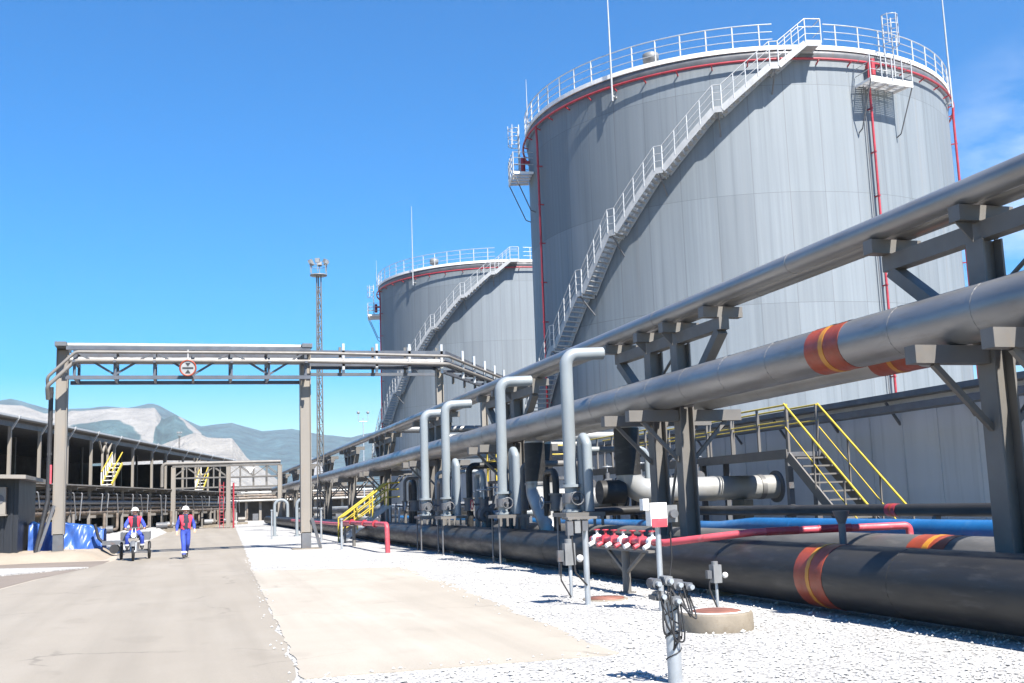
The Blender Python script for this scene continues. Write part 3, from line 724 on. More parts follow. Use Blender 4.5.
# ------------------------------------------------------------------ risers
def riser(y, label, zb, stub):
    t = thing('riser_pipe', label, 'riser pipe', (7.9, y, .95), 'light blue grey riser pipes')
    MB().tube(bend([(7.9, y, zb), (7.9, y, 4.72), (8.78, y + .03, 4.76)], .26, 8), .14, 18).build('pipe_body', 'greypipe', t)
    for z in (zb + .02, zb + .55): MB().cyl((7.9, y, z - .03), (7.9, y, z + .03), .22, 16).build('flange', 'greypipe', t)
    b = MB(); b.cyl((7.9, y, zb + .18), (7.9, y, zb + .4), .19, 14); b.cyl((7.9, y - .15, zb + .28), (7.9, y - .38, zb + .28), .04, 8); v_ = b.build('valve', 'dsteel', t)
    b = MB(); b.tube([V((7.9, y - .39, zb + .28)) + V((.14 * math.cos(a * .5236), 0, .14 * math.sin(a * .5236))) for a in range(13)], .016, 6); b.build('handwheel', 'dsteel', v_)
    if stub:
        MB().tube(bend([(8.15, y - .42, zb), (8.15, y - .42, 2.75), (8.15, y - .18, 2.95), (8.15, y - .06, 2.75), (8.15, y - .06, zb)], .1, 4), .10, 14).build('return_bend', 'greypipe', t)
    b = MB(); b.b2((7.55, y - .62, zb - .10), (8.42, y + .28, zb - .02)); b.build('shelf', 'steel', t)
    for k in range(5): MB().b2((7.6 + k * .18, y - .64, zb - .30), (7.66 + k * .18, y - .625, zb - .101)).build('hanger', 'steel', t)
    for dy in (-.5, .15): MB().cyl((7.62, y + dy, 0), (7.62, y + dy, zb - .1), .025, 8).build('leg', 'dsteel', t)
    return t
riser(22.2, 'tallest looking light grey riser pipe in front of the tank, nearest camera', 1.32, True)
riser(27.5, 'second nearest light grey riser pipe left of the tallest one', 1.26, True)
riser(34.0, 'third light grey riser pipe, right one of the close far pair', 1.2, True)
riser(37.3, 'fourth light grey riser pipe, left one of the close far pair', 1.2, False)

# ------------------------------------------------------------------ header pipes under the rack
def downcomer(y, label, zc, xe, r):
    t = thing('header_pipe', label, 'pipe', (9.95, y, zc))
    MB().tube(bend([(9.95, y, 3.5), (9.95, y, zc), (xe, y + .15, zc)], .46, 8), r, 24).build('pipe_body', 'clad_light', t)
    MB().tube([(9.95, y, 3.2), (9.95, y, 2.1)], r + .012, 24).build('saddle', 'darkpipe', t)
    MB().cyl((9.2, y, zc), (9.8, y, zc), r * .95, 20).build('stub_end', 'darkpipe', t)
    for x in (xe - 1.8, xe - .5): MB().cyl((x, y + .12, zc), (x + .12, y + .12, zc), r * 1.04, 24).build('joint_band', 'clad', t)
    MB().cyl((xe, y + .15, zc), (xe + .06, y + .15, zc), r * 1.35, 20).build('flange', 'dsteel', t)
    for x in (11.2, 12.9):
        b = MB(); b.b2((x - .12, y - .3, 0), (x + .12, y + .3, zc - r - .002)); b.build('support', 'concrete', t)
    return t
downcomer(23.9, 'fat pale header pipe elbow turning right behind the trestle columns', 1.72, 13.9, .29)
downcomer(30.4, 'fat pale header pipe elbow farther left behind the tallest riser', 1.60, 12.5, .30)
t = thing('branch_pipe', 'pale kinked branch pipe dropping to the ground behind the tallest riser', 'pipe', (9.2, 28.6, 0))
MB().tube(bend([(9.15, 28.6, 3.2), (9.15, 28.6, 1.75), (8.98, 27.0, .9), (8.98, 27.0, .3)], .3, 6), .27, 22).build('pipe_body', 'clad_light', t)
for p, q in (((9.15, 28.6, 2.0), (9.15, 28.6, 2.06)), ((8.98, 27.0, .7), (8.98, 27.0, .76))): MB().cyl(p, q, .30, 22).build('joint_band', 'clad', t)
MB().tube([(9.15, 28.6, 3.15), (9.15, 28.6, 2.1)], .282, 22).build('sleeve', 'darkpipe', t)

def gate_valve(x, y, z, label, s=1., col='dsteel'):
    t = thing('gate_valve', label, 'valve', (x, y, z), 'gate valves beneath the platform')
    b = MB(); b.cyl((x, y - .22 * s, z), (x, y + .22 * s, z), .12 * s, 14); b.ell((x, y, z), (.2 * s, .17 * s, .2 * s), 12, 8); b.cyl((x, y, z), (x, y, z + .42 * s), .09 * s, 10); b.build('valve_body', col, t)
    for d in (-.22, .22): MB().cyl((x, y + d * s - .02, z), (x, y + d * s + .02, z), .2 * s, 16).build('flange', col, t)
    b = MB(); b.cyl((x, y, z + .4 * s), (x, y, z + .75 * s), .022 * s, 8); b.build('stem', 'galv', t)
    b = MB(); b.tube([V((x, y, z + .66 * s)) + V((.2 * s * math.cos(a * .5236), .2 * s * math.sin(a * .5236), 0)) for a in range(13)], .02 * s, 6); b.bar((x - .2 * s, y, z + .66 * s), (x + .2 * s, y, z + .66 * s), .02, .02); b.bar((x, y - .2 * s, z + .66 * s), (x, y + .2 * s, z + .66 * s), .02, .02); b.build('handwheel', 'galv', t)
    return t
vl = ['nearest gate valve under the platform beside the stair foot', 'second gate valve under the platform counted from the stair', 'third gate valve under the platform counted from the stair', 'fourth gate valve under the platform counted from the stair', 'fifth gate valve under the platform counted from the stair', 'sixth gate valve under the platform counted from the stair', 'seventh gate valve under the platform, behind the header elbow']
for i, l in enumerate(vl):
    y = 24.7 + i * 1.25
    gate_valve(12.1 + .1 * (i % 2), y, 2.02, l, .75)
    m = pipe('valve_pipe', 'short dark pipe run joining ' + ['the nearest', 'the second', 'the third', 'the fourth', 'the fifth', 'the sixth', 'the farthest'][i] + ' gate valve under the platform', 'pipe', bend([(12.1 + .1 * (i % 2), y + .2, 2.02), (12.1 + .1 * (i % 2), y + .5, 2.02), (12.1 + .1 * (i % 2), y + .5, .15)], .1, 4), .09, 'darkpipe', 10)
# clutter between the riser pairs
for i, (x, y, z, l) in enumerate([(9.0, 25.1, 1.25, 'dark gate valve just left of the tallest riser base'), (8.85, 33.0, 1.2, 'dark gate valve beside the third riser base'), (9.9, 35.5, 1.3, 'dark gate valve behind the close far pair of risers'), (10.1, 38.6, 1.2, 'dark gate valve farthest along behind the fourth riser')]):
    gate_valve(x, y, z, l, 1.15)
    t = thing('cross_pipe', ['thin dark pipe crossing the corridor near the tallest riser', 'thin dark pipe crossing the corridor near the third riser', 'thin dark pipe crossing the corridor behind the far riser pair', 'thin dark pipe crossing the corridor past the fourth riser'][i], 'pipe', (x, y, z))
    MB().tube(bend([(x, y + .24, z), (x, y + .8, z), (x + 3.4, y + .8, z), (x + 3.4, y + .8, .1)], .2, 5), .11, 12).build('pipe_body', 'greypipe' if i == 1 else 'darkpipe', t)
    MB().tube(bend([(x, y - .24, z), (x, y - .6, z), (x, y - .6, .1)], .12, 5), .11, 12).build('pipe_leg', 'darkpipe', t)

lr = random.Random(21)
loops = [(24.6, 9.05, 2.75, 'first grey loop pipe'), (26.3, 8.95, 2.3, 'second grey loop pipe'), (29.3, 9.0, 2.6, 'third grey loop pipe'), (33.2, 8.9, 2.5, 'fourth grey loop pipe'), (35.4, 9.0, 2.8, 'fifth grey loop pipe'), (38.9, 8.9, 2.4, 'sixth grey loop pipe'), (40.2, 8.95, 2.75, 'seventh grey loop pipe'), (44.2, 8.9, 2.5, 'eighth grey loop pipe'), (46.5, 8.95, 2.7, 'ninth grey loop pipe')]
for i, (y, x, z, l) in enumerate(loops):
    t = thing('loop_pipe', l + ' behind the thick ground pipe, counted from the tallest riser leftwards', 'pipe', (x, y, 0), 'loop pipes behind the ground pipe')
    r_ = lr.choice((.07, .09, .11)); w_ = lr.uniform(.5, .9)
    MB().tube(bend([(x, y, .1), (x, y, z), (x, y + w_, z), (x, y + w_, .1)] if i % 2 else [(x, y, .1), (x, y, z), (x + 1.75, y + .1, z), (x + 1.75, y + .1, .1)], .22, 6), r_, 12).build('pipe_body', ['greypipe', 'darkpipe', 'steel'][i % 3], t)
    b = MB(); b.cyl((x, y, 1.35), (x, y, 1.7), r_ * 1.7, 12); b.cyl((x - .1, y, 1.52), (x - .38, y, 1.52), .03, 8); v_ = b.build('valve', 'dsteel', t)
    b = MB(); b.tube([V((x - .39, y, 1.52)) + V((0, .15 * math.cos(a * .5236), .15 * math.sin(a * .5236))) for a in range(13)], .018, 6); b.build('handwheel', ['red', 'galv', 'dsteel'][i % 3], v_)
    for zz in (1.33, 1.72): MB().cyl((x, y, zz - .025), (x, y, zz + .025), r_ * 2.1, 14).build('flange', 'steel', t)
for i, (y, z, r_, m_, l) in enumerate([(45.2, 4.35, .16, 'clad_light', 'pale pipe crossing from the rack towards the far tank, upper one'), (46.0, 3.6, .13, 'greypipe', 'grey pipe crossing from the rack towards the far tank, middle one'), (47.2, 4.1, .11, 'clad_light', 'thin pale pipe crossing from the rack towards the far tank, farthest one')]):
    t = thing('cross_pipe', l, 'pipe', (9.6, y, z)); MB().tube(bend([(9.6, y, 1.2), (9.6, y, z), (19.5, y + .4, z), (19.5, y + 3.5, z)], .35, 6), r_, 14).build('pipe_body', m_, t)
    for x in (11.5, 14.2): MB().cyl((x, y + .08, z), (x + .09, y + .08, z), r_ * 1.08, 14).build('joint_band', 'clad', t)
    MB().box((12.8, y + .2, (z - r_) / 2), (.16, .16, z - r_ - .002)).build('support_post', 'dsteel', t)
t = thing('valve_platform', 'small yellow railed platform among the pipes behind the far riser pair', 'platform', (11.8, 36, 0))
MB().b2((10.9, 35, 2.25), (12.4, 40, 2.35)).build('deck', 'dsteel', t)
b = MB()
for z in (2.8, 3.1, 3.4): b.tube([(12.4, 35, z), (10.9, 35, z), (10.9, 40, z), (12.4, 40, z)], .026, 6)
rl = b.build('handrail', 'yellow', t)
for y in (35, 36.25, 37.5, 38.75, 40): MB().box((10.9, y, 2.87), (.05, .05, 1.05)).build('rail_post', 'yellow', rl)
for x in (11, 12.3):
    for y in (35.1, 39.9): MB().b2((x - .05, y - .05, 0), (x + .05, y + .05, 2.248)).build('leg', 'dsteel', t)
# ------------------------------------------------------------------ platform with yellow rails
t = thing('access_platform', 'raised grey platform with yellow handrails and steep stair before the wall', 'platform', (13, 21, 0))
fl = MB().b2((12.5, 21, 2.34), (13.35, 34, 2.44)).build('deck', 'dsteel', t)
b = MB(); b.b2((12.47, 21, 2.30), (12.497, 34, 2.50)); b.build('toe_board', 'steel', t)
for x in (12.56, 13.3):
    b = MB()
    b.tube([(x, 21, 3.47), (x, 34, 3.47)], .022, 8); b.tube([(x, 21, 3.12), (x, 34, 3.12)], .015, 8)
    rl = b.build('handrail', 'yellow', t)
    for k in range(11):
        MB().box((x, 21.03 + k * 1.29, 2.955), (.05, .05, 1.03)).build('rail_post', 'steel', rl)
for y in (21.15, 25.3, 29.6, 33.8):
    for x in (12.6, 13.25): MB().b2((x - .06, y - .06, 0), (x + .06, y + .06, 2.338)).build('leg', 'dsteel', t)
sp = MB()
P0, P1 = (21.0, 2.42), (17.9, -.02)
for x in (12.52, 13.32): sp.bar((x, P0[0], P0[1] - .08), (x, P1[0], P1[1]), .04, .22)
sp = sp.build('stair', 'steel', t)
for k in range(13):
    u = (k + .7) / 13.5; MB().box((12.92, P0[0] + (P1[0] - P0[0]) * u, P0[1] + (P1[1] - P0[1]) * u), (.74, .24, .035)).build('step', 'steel', sp)
for x in (12.5, 13.34):
    b = MB(); o_ = 1.05
    b.tube([(x, 21.02, 3.49), (x, P1[0] + .1, P1[1] + o_ + .08)], .024, 8); b.tube([(x, 21.02, 2.98), (x, P1[0] + .1, P1[1] + .55)], .014, 8)
    hr = b.build('handrail', 'yellow', t)
    for u in (.33, .66, .97):
        y = P0[0] + (P1[0] - P0[0]) * u; z = P0[1] + (P1[1] - P0[1]) * u; MB().box((x, y, z + .52), (.03, .03, 1.04)).build('rail_post', 'steel', hr)

# yellow crossover stair further along
t = thing('crossover_stair', 'yellow railed steel stair crossing the ground pipe near the gantry post', 'stair', (8.0, 50, 0))
def xstair(pa_, pb_, w):
    a, b_ = V(pa_), V(pb_); d = b_ - a; side = V((0, 1, 0))
    s = MB()
    for k in (-1, 1): s.bar(a + side * (k * w / 2), b_ + side * (k * w / 2), .05, .2)
    s = s.build('stringers', 'galv', t)
    n = 8
    for k in range(n): MB().box(a + d * ((k + .5) / n), (.24, w - .06, .035)).build('step', 'rail', s)
    for k in (-1, 1):
        h = MB(); off = side * (k * w / 2)
        for z, r_ in ((1.05, .045), (.75, .03), (.45, .03)): h.tube([a + off + V((0, 0, z)), b_ + off + V((0, 0, z))], r_, 8)
        h = h.build('handrail', 'yellow', t)
        for u in (0, .33, .66, 1): p = a + off + d * u; MB().box(p + V((0, 0, .52)), (.06, .06, 1.05)).build('rail_post', 'yellow', h)
xstair((8.75, 50, 1.55), (6.6, 50, .02), .85)
MB().b2((8.76, 49.5, 1.5), (9.3, 50.5, 1.58)).build('deck', 'galv', t)
for x in (8.82, 9.25):
    for y in (49.55, 50.45): MB().b2((x - .04, y - .04, 0), (x + .04, y + .04, 1.499)).build('leg', 'galv', t)
b = MB()
for z in (1.95, 2.3, 2.6): b.tube([(8.8, 50.45, z), (9.26, 50.45, z), (9.26, 49.55, z), (8.8, 49.55, z)], .03, 8)
b.build('deck_rail', 'yellow', t)

# ------------------------------------------------------------------ gantry over the road
def make_gantry():
    GY = 43.9
    t = thing('pipe_gantry', 'large beige steel portal gantry with truss spanning the near road', 'gantry', (0, GY, 0))
    for x, z0 in ((-4.6, .3), (4.47, 0)):
        b = MB(); b.ibeam((x, GY, z0 + .62), (x, GY, 7.87), .42, .42, (1, 0, 0), .03); b.box((x, GY, (z0 + 8.46) / 2), (.395, .30, 7.16 - z0)); c_ = b.build('post', 'beige', t)
        MB().box((x, GY, z0 + .31), (.36, .36, .62)).build('shoe', 'dsteel', c_)
        MB().b2((x - .55, GY - .55, z0 - .4), (x + .55, GY + .55, z0 + .03)).build('footing', 'concrete', t)
    for (a, b_) in (((-4.75, GY - .25, 2.0), (-5.25, GY - .5, .3)), ((4.68, GY - .2, 1.2), (5.0, GY - .35, 0))):
        MB().bar(a, b_, .1, .1).build('raking_prop', 'dsteel', t)
    yt = (GY - .9, GY + .9)
    for y in yt:
        b = MB(); b.b2((-4.4, y - .07, 7.73), (4.6, y + .07, 7.87)); b.build('top_chord', 'truss', t)
        b = MB(); b.b2((-4.4, y - .07, 6.62), (4.6, y + .07, 6.76)); b.build('bottom_chord', 'truss', t)
        n = 6; xs = [-4.1 + 8.5 * k / n for k in range(n + 1)]
        for k, x in enumerate(xs): MB().bar((x, y, 6.765), (x, y, 7.725), .1, .1).build('vertical', 'truss', t)
        for k in range(n if y < GY else 0):
            up = k % 2 == 0
            a, c = (xs[k], 7.7 if up else 6.8), (xs[k + 1], 6.8 if up else 7.7)
            MB().bar((a[0], y + (.06 if y < GY else -.06), a[1]), (c[0], y + (.06 if y < GY else -.06), c[1]), .08, .08).build('diagonal', 'truss', t)
    for k in range(7):
        x = -4.1 + 8.5 * k / 6
        for z in (6.69, 7.3, 7.8): MB().bar((x, yt[0] + .075, z), (x, yt[1] - .075, z), .09, .09).build('cross_tie', 'truss', t)
        MB().b2((x - .05, yt[0] - .35, 7.22), (x + .05, yt[0] - .055, 7.30)).build('pipe_bracket', 'truss', t)
    for x in (-4.6, 4.47):
        b = MB(); b.b2((x - .2, GY - 1.0, 7.875), (x + .2, GY + 1.0, 8.03)); b.build('head_beam', 'dsteel', t)
    # extension to the right, then turning away towards the tanks
    path = [V((4.6, GY, 0)), V((10.0, GY, 0)), V((17.5, 57, 0))]
    for y in (-.5, .5):
        p = [q + V((0 if i < 1 else .3 * -y, y, 0)) for i, q in enumerate(path)]
        for z in (7.25, 7.75):
            for i in range(2): MB().bar(p[i] + V((0, 0, z)), p[i + 1] + V((0, 0, z)), .12, .14).build('extension_chord', 'truss', t)
    for i in range(2):
        n = 4 if i == 0 else 8
        for k in range(1, n + 1):
            q = path[i].lerp(path[i + 1], k / n)
            dd = (path[i + 1] - path[i]).normalized(); sd = V((-dd.y, dd.x, 0))
            for s in (-.5, .5): MB().bar(q + sd * s + V((0, 0, 6.9)), q + sd * s + V((0, 0, 8.1)), .1, .12).build('extension_stanchion', 'rail' if s < 0 else 'steel', t)
            MB().bar(q - sd * .5 + V((0, 0, 7.2)), q + sd * .5 + V((0, 0, 7.28)), .1, .1).build('extension_tie', 'truss', t)
    MB().b2((4.6, GY - .06, 6.85), (10.0, GY + .06, 6.97)).build('stay_beam', 'truss', t)
    for q in (V((10.0, GY, 0)), V((13.6, 50.2, 0)), V((17.5, 57, 0))):
        b = MB(); b.ibeam(q + V((0, 0, 0)), q + V((0, 0, 7.1)), .3, .3, (1, 0, 0), .03); b.build('post', 'beige', t)
    return t
make_gantry()
GY = 43.9
def gpipe(dy, z, r, mat, label, leftend):
    t = thing('gantry_pipe', label, 'pipe', (0, GY + dy, z), 'pipes carried by the near gantry')
    p = ([(-5.0, GY + dy + .3, leftend), (-5.0, GY + dy, z - .95), (-4.05, GY + dy, z)] if leftend else [(-4.5, GY + dy, z)]) + [(4.6, GY + dy, z), (10.2, GY + dy * .7, z - .05), (17.9, 57 + dy * .6, z - .05)]
    MB().tube(bend(p, .25, 4), r, 12).build('pipe_body', mat, t)
gpipe(-1.08, 7.30, .075, 'beigepipe', 'lower slim grey pipe on the road face of the near gantry', 5.9)
gpipe(-1.16, 7.62, .06, 'beigepipe', 'upper slim grey pipe on the road face of the near gantry', 6.2)
gpipe(.35, 7.50, .15, 'clad', 'dark fat pipe inside the near gantry truss', None)
t = thing('gantry_pipe', 'long pale fat pipe lying on top of the near gantry', 'pipe', (0, GY - .3, 8.0), 'pipes carried by the near gantry')
MB().tube([(-4.7, GY - .35, 7.98), (4.5, GY - .35, 7.98)], .10, 14).build('pipe_body', 'clad_light', t)
MB().tube([(-4.7, GY + .3, 7.97), (4.5, GY + .3, 7.97)], .09, 14).build('second_run', 'clad_light', t)
t = thing('black_hose', 'black cable bundle strapped down the left gantry post', 'cable', (-4.85, GY, .3))
MB().tube(bend([(-4.95, GY - .26, 6.4), (-4.97, GY - .28, 2.2), (-5.3, GY - .5, .32)], .3, 5), .085, 8).build('cable', 'black', t)
for z in (2.6, 3.9, 5.2, 6.2): MB().box((-4.95, GY - .26, z), (.16, .16, .1)).build('strap', 'black', t)
MB().box((-4.93, GY - .27, 3.15), (.15, .14, .7)).build('red_sleeve', 'pinkred', t)
# round sign
t = thing('road_sign', 'round white sign with red ring hanging from the gantry truss', 'road sign', (-.05, GY - 1.32, 7.02))
sc = V((-.05, GY - 1.32, 7.0))
MB().cyl(sc + V((0, .02, 0)), sc + V((0, .0, 0)), .31, 28).build('plate', 'clad_light', t)
b = MB(); b.tube([sc + V((.29 * math.cos(a * math.pi / 18), -.005, .29 * math.sin(a * math.pi / 18))) for a in range(37)], .032, 6); b.build('red_ring', 'band', t)
b = MB()
b.add([sc + V(p) for p in ((-.10, -.012, .20), (.10, -.012, .20), (0, -.012, .06))], [(0, 1, 2)]); b.add([sc + V(p) for p in ((-.10, -.012, -.20), (.10, -.012, -.20), (0, -.012, -.06))], [(2, 1, 0)])
b.b2(sc + V((-.2, -.014, -.03)), sc + V((.2, -.006, .03))); b.build('height_limit_mark', 'black', t)
MB().bar(sc + V((0, .05, .3)), sc + V((0, .2, .72)), .05, .05).build('hanger', 'dsteel', t)

# ------------------------------------------------------------------ far gantry
FY = 104
t = thing('pipe_gantry', 'far grey steel truss gantry across the end of the road', 'gantry', (3.5, FY, 0))
for y in (FY, FY + 1.6):
    for z in (5.75, 4.65, 3.75): MB().b2((-1.4, y - .06, z - .06), (8.3, y + .06, z + .06)).build('chord', 'steel', t)
    for k in range(9):
        x = -1.35 + k * 1.2; MB().bar((x, y, 3.82), (x, y, 5.68), .09, .09).build('vertical', 'steel', t)
        if k < 8: MB().bar((x, y + .1, 5.65 if k % 2 else 4.75), (x + 1.2, y + .1, 4.75 if k % 2 else 5.65), .07, .07).build('diagonal', 'steel', t)
for x in (-1.3, 3.55, 8.2):
    b = MB(); b.ibeam((x, FY, 0), (x, FY, 5.68), .4, .4, (1, 0, 0), .04); b.box((x, FY, 2.8), (.36, .3, 5.5)); b.build('post', 'beige', t)
for sx in (-1, 1): MB().bar((2.95 + sx * .17, FY - .35, 0), (2.95 + sx * .17, FY - .35, 4.2), .05, .05).build('ladder_stile', 'red', t)
b = MB()
for k in range(13): b.cyl((2.78, FY - .35, .3 + k * .3), (3.12, FY - .35, .3 + k * .3), .022, 6)
b.build('ladder_rungs', 'red', t)
MB().cyl((4.0, FY - .3, 0), (4.0, FY - .3, 4.1), .08, 8).build('fire_riser', 'red', t)
t = thing('gantry_pipe', 'pale fat pipe on top of the far gantry bending down at its left end', 'pipe', (0, FY, 6))
MB().tube(bend([(-2.3, FY + .35, 3.9), (-2.3, FY + .35, 6.0), (8.3, FY + .35, 6.0)], .4), .15, 12).build('pipe_body', 'beigepipe', t)
t = thing('road_sign', 'small white tapered plate on the far gantry', 'sign', (5.5, FY - .3, 5.3))
b = MB(); b.add([V((5.5, FY - .2, 5.3)) + V(p) for p in ((-.4, 0, .2), (.4, 0, .2), (0, 0, -.35), (-.4, .04, .2), (.4, .04, .2), (0, .04, -.35))], [(0, 2, 1), (3, 4, 5), (0, 1, 4, 3), (1, 2, 5, 4), (2, 0, 3, 5)]); b.build('plate', 'white', t)
# cross rack behind the far gantry
t = thing('pipe_rack', 'low far rack of rusty pipes crossing behind the far gantry', 'pipe rack', (10, 165, 0))
for k in range(12): MB().b2((2 + k * 2, 164.8, 0), (2.35 + k * 2, 165.2, 4.4)).build('column', 'beige', t)
rk = random.Random(5)
for k in range(9):
    z = 2.9 + (k % 5) * .38; y = 163.9 + .6 * (k // 5) + rk.uniform(-.1, .1)
    MB().tube([(1, y, z), (27, y, z)], rk.choice((.10, .14, .17)), 8).build('pipe_run', 'rustmix' if k % 3 else 'clad_light', t)
MB().b2((1, 163.5, 4.6), (27, 165.6, 4.75)).build('deck', 'steel', t)
for k in range(8): MB().b2((3 + k * 3, 163.2, 0), (3.8 + k * 3, 163.9, 1.0 + .5 * rk.random())).build('pump_block', 'clad_light' if k % 2 else 'dsteel', t)
MB().b2((1, 166, 0), (27, 166.3, 3.4)).build('back_wall', 'darkwall', t)

# ------------------------------------------------------------------ loading hall at left
HO, HD = V((-11.1, 72.5, 0)), V((.2283, .9736, 0)).normalized(); HN = V((HD.y, -HD.x, 0))   # HN points to the road
def hp(s, n, z): return HO + HD * s + HN * n + V((0, 0, z))
t = thing('loading_hall', 'long open sided loading hall with dark interior at left', 'hall', HO)
def hbox(name, mat, s0, s1, n0, n1, z0, z1, parent=t):
    b = MB(); b.add([hp(s, n, z) for z in (z0, z1) for s, n in ((s0, n0), (s1, n0), (s1, n1), (s0, n1))], [(0, 1, 2, 3), (7, 6, 5, 4), (4, 5, 1, 0), (5, 6, 2, 1), (6, 7, 3, 2), (7, 4, 0, 3)]); return b.build(name, mat, parent)
b = MB(); b.add([hp(s, n, z + dz) for dz in (0, .14) for s, n, z in ((-24, .5, 7.75), (72, .5, 7.75), (72, -9, 8.15), (-24, -9, 8.15), (-24, -18, 8.0), (72, -18, 8.0))],
    [(0, 1, 2, 3), (3, 2, 5, 4), (9, 8, 7, 6), (10, 11, 8, 9), (6, 7, 1, 0), (4, 5, 11, 10), (7, 8, 2, 1), (8, 11, 5, 2), (9, 6, 0, 3), (10, 9, 3, 4)]); rf = b.build('roof', 'roofsheet', t)
hbox('fascia', 'rail', -24, 72, .51, .54, 7.80, 7.92, rf)
hbox('eave_beam', 'truss', -24, 72, -.2, .0, 7.3, 7.6)
hbox('loading_floor', 'beigepipe', -24, 72, -17.5, .6, 3.55, 3.8)
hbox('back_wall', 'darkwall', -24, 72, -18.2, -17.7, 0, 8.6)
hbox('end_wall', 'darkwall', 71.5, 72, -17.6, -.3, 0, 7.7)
sl = [-20.5, -15, -9.5, -4, 1.6, 6.6, 11.9, 17.2, 23.0, 28.3, 34.4, 39.4, 46.2, 52, 58, 64.5, 70]
for i, s in enumerate(sl):
    hbox('post', 'beige', s - .085, s + .085, -.1, .1, 0, 7.29)
    b = MB(); b.bar(hp(s, .1, 7.1), hp(s, .62, 7.95), .10, .10); b.build('eave_bracket', 'rail', t)
    hbox('inner_post', 'dsteel', s - .12, s + .12, -8.1, -7.9, 0, 8.3)
rk = random.Random(11)
for k in range(9):   # small high windows in the far wall, seen as pale dots
    s = -16 + k * 8 + rk.uniform(-2, 2); w = rk.uniform(.3, .6)
    hbox('window', 'white', s, s + w, -17.69, -17.6, 5.5, 5.75)
# gangways
def gangway(s0, label):
    g = thing('loading_gangway', label, 'gangway', hp(s0, .4, 3.8), 'folding loading gangways')
    for ds in (0, 1.3):
        b = MB(); b.bar(hp(s0 + ds, .3, 3.8), hp(s0 + ds, .3, 6.4), .16, .16); b.bar(hp(s0 + ds, .3, 6.4), hp(s0 + ds - .9, .3, 7.3), .13, .13); b.bar(hp(s0 + ds, .3, 6.4), hp(s0 + ds + .9, .3, 7.3), .13, .13); b.build('y_post', 'beige', g)
    b = MB()
    for o_ in (0, .8): b.bar(hp(s0 - .8, .5 + o_, 3.9), hp(s0 + 1.8, .5 + o_, 5.6), .1, .2); b.tube([hp(s0 - .8, .5 + o_, 4.9), hp(s0 + 1.8, .5 + o_, 6.5)], .05, 6)
    b.build('ramp', 'yellow', g)
    for k in range(6):
        u = k / 5; p = hp(s0 - .8 + 2.6 * u, .5, 3.9 + 1.7 * u); q = hp(s0 - .8 + 2.6 * u, 1.3, 3.9 + 1.7 * u); MB().bar(p, q, .2, .06).build('step', 'white', g)
        MB().bar(p, p + V((0, 0, .95)), .07, .07).build('rail_post', 'white', g)
gangway(19.0, 'folded yellow and white loading gangway between two hall posts')
gangway(50.5, 'farther folded white loading gangway deep along the hall')
# rack of pipes in front of the hall
t = thing('pipe_rack', 'long low rack of rusty pipes running along the loading hall', 'pipe rack', hp(0, 2, 0))
for k in range(9):
    z = 1.75 + .36 * (k % 5) + .05 * (k // 5); n_ = 1.0 + .55 * (k // 5) + rk.uniform(-.12, .12)
    MB().tube([hp(-22, n_, z), hp(66, n_, z)], rk.choice((.09, .12, .16)), 8).build('pipe_run', ['rustmix', 'dsteel', 'rustmix'][k % 3], t)
for k in range(22):
    s = -20 + k * 4.0
    b = MB(); b.bar(hp(s, 1.6, 0), hp(s, 1.6, 3.6), .2, .2); b.bar(hp(s, .75, 1.5), hp(s, 2.1, 1.5), .15, .2); b.bar(hp(s, .75, 3.45), hp(s, 2.1, 3.45), .15, .2); b.build('column', 'steel' if k % 2 else 'beigepipe', t)
    for j in range(1 if k % 2 else 2):
        ss = s + .9 + j * 1.7 + rk.uniform(-.4, .4); MB().tube(bend([hp(ss, 1.85, 3.2), hp(ss, 2.2, 3.1), hp(ss + rk.uniform(-.6, .9), 2.2, rk.uniform(1.2, 2.4))], .1, 4), .05, 6).build('drop_hose', 'dsteel', t)
b = MB(); b.add([hp(s, n, z) for z in (3.62, 3.7) for s, n in ((-22, .7), (66, .7), (66, 2.3), (-22, 2.3))], [(0, 1, 2, 3), (7, 6, 5, 4), (4, 5, 1, 0), (5, 6, 2, 1), (6, 7, 3, 2), (7, 4, 0, 3)]); b.build('walkway', 'beigepipe', t)
kinds = ['steel drum standing on the bank', 'concrete block standing on the bank', 'pump housing standing on the bank']
for k in range(14):
    s = 2 + k * 4.3; p = hp(s, 3.4 + .5 * (k % 2), 0)
    g = thing('pump_set', 'small pump set with pipe stub under the hall pipe rack', 'pump', p, 'pump sets along the hall')
    w = .45 + .25 * rk.random()
    MB().b2(p + V((-w, -.4, 0)), p + V((w, .4, .25))).build('plinth', 'concrete', g)
    MB().cyl(p + V((-w * .8, 0, .55)), p + V((w * .5, 0, .55)), .27, 12).build('motor', ['grey', 'beigepipe', 'dsteel'][k % 3], g)
    MB().tube(bend([p + V((w * .5, 0, .55)), p + V((w * .9, 0, .55)), p + V((w * .9, 0, 1.7))], .15, 4), .1, 8).build('pipe_stub', 'beigepipe' if k % 3 == 0 else 'rustmix', g)

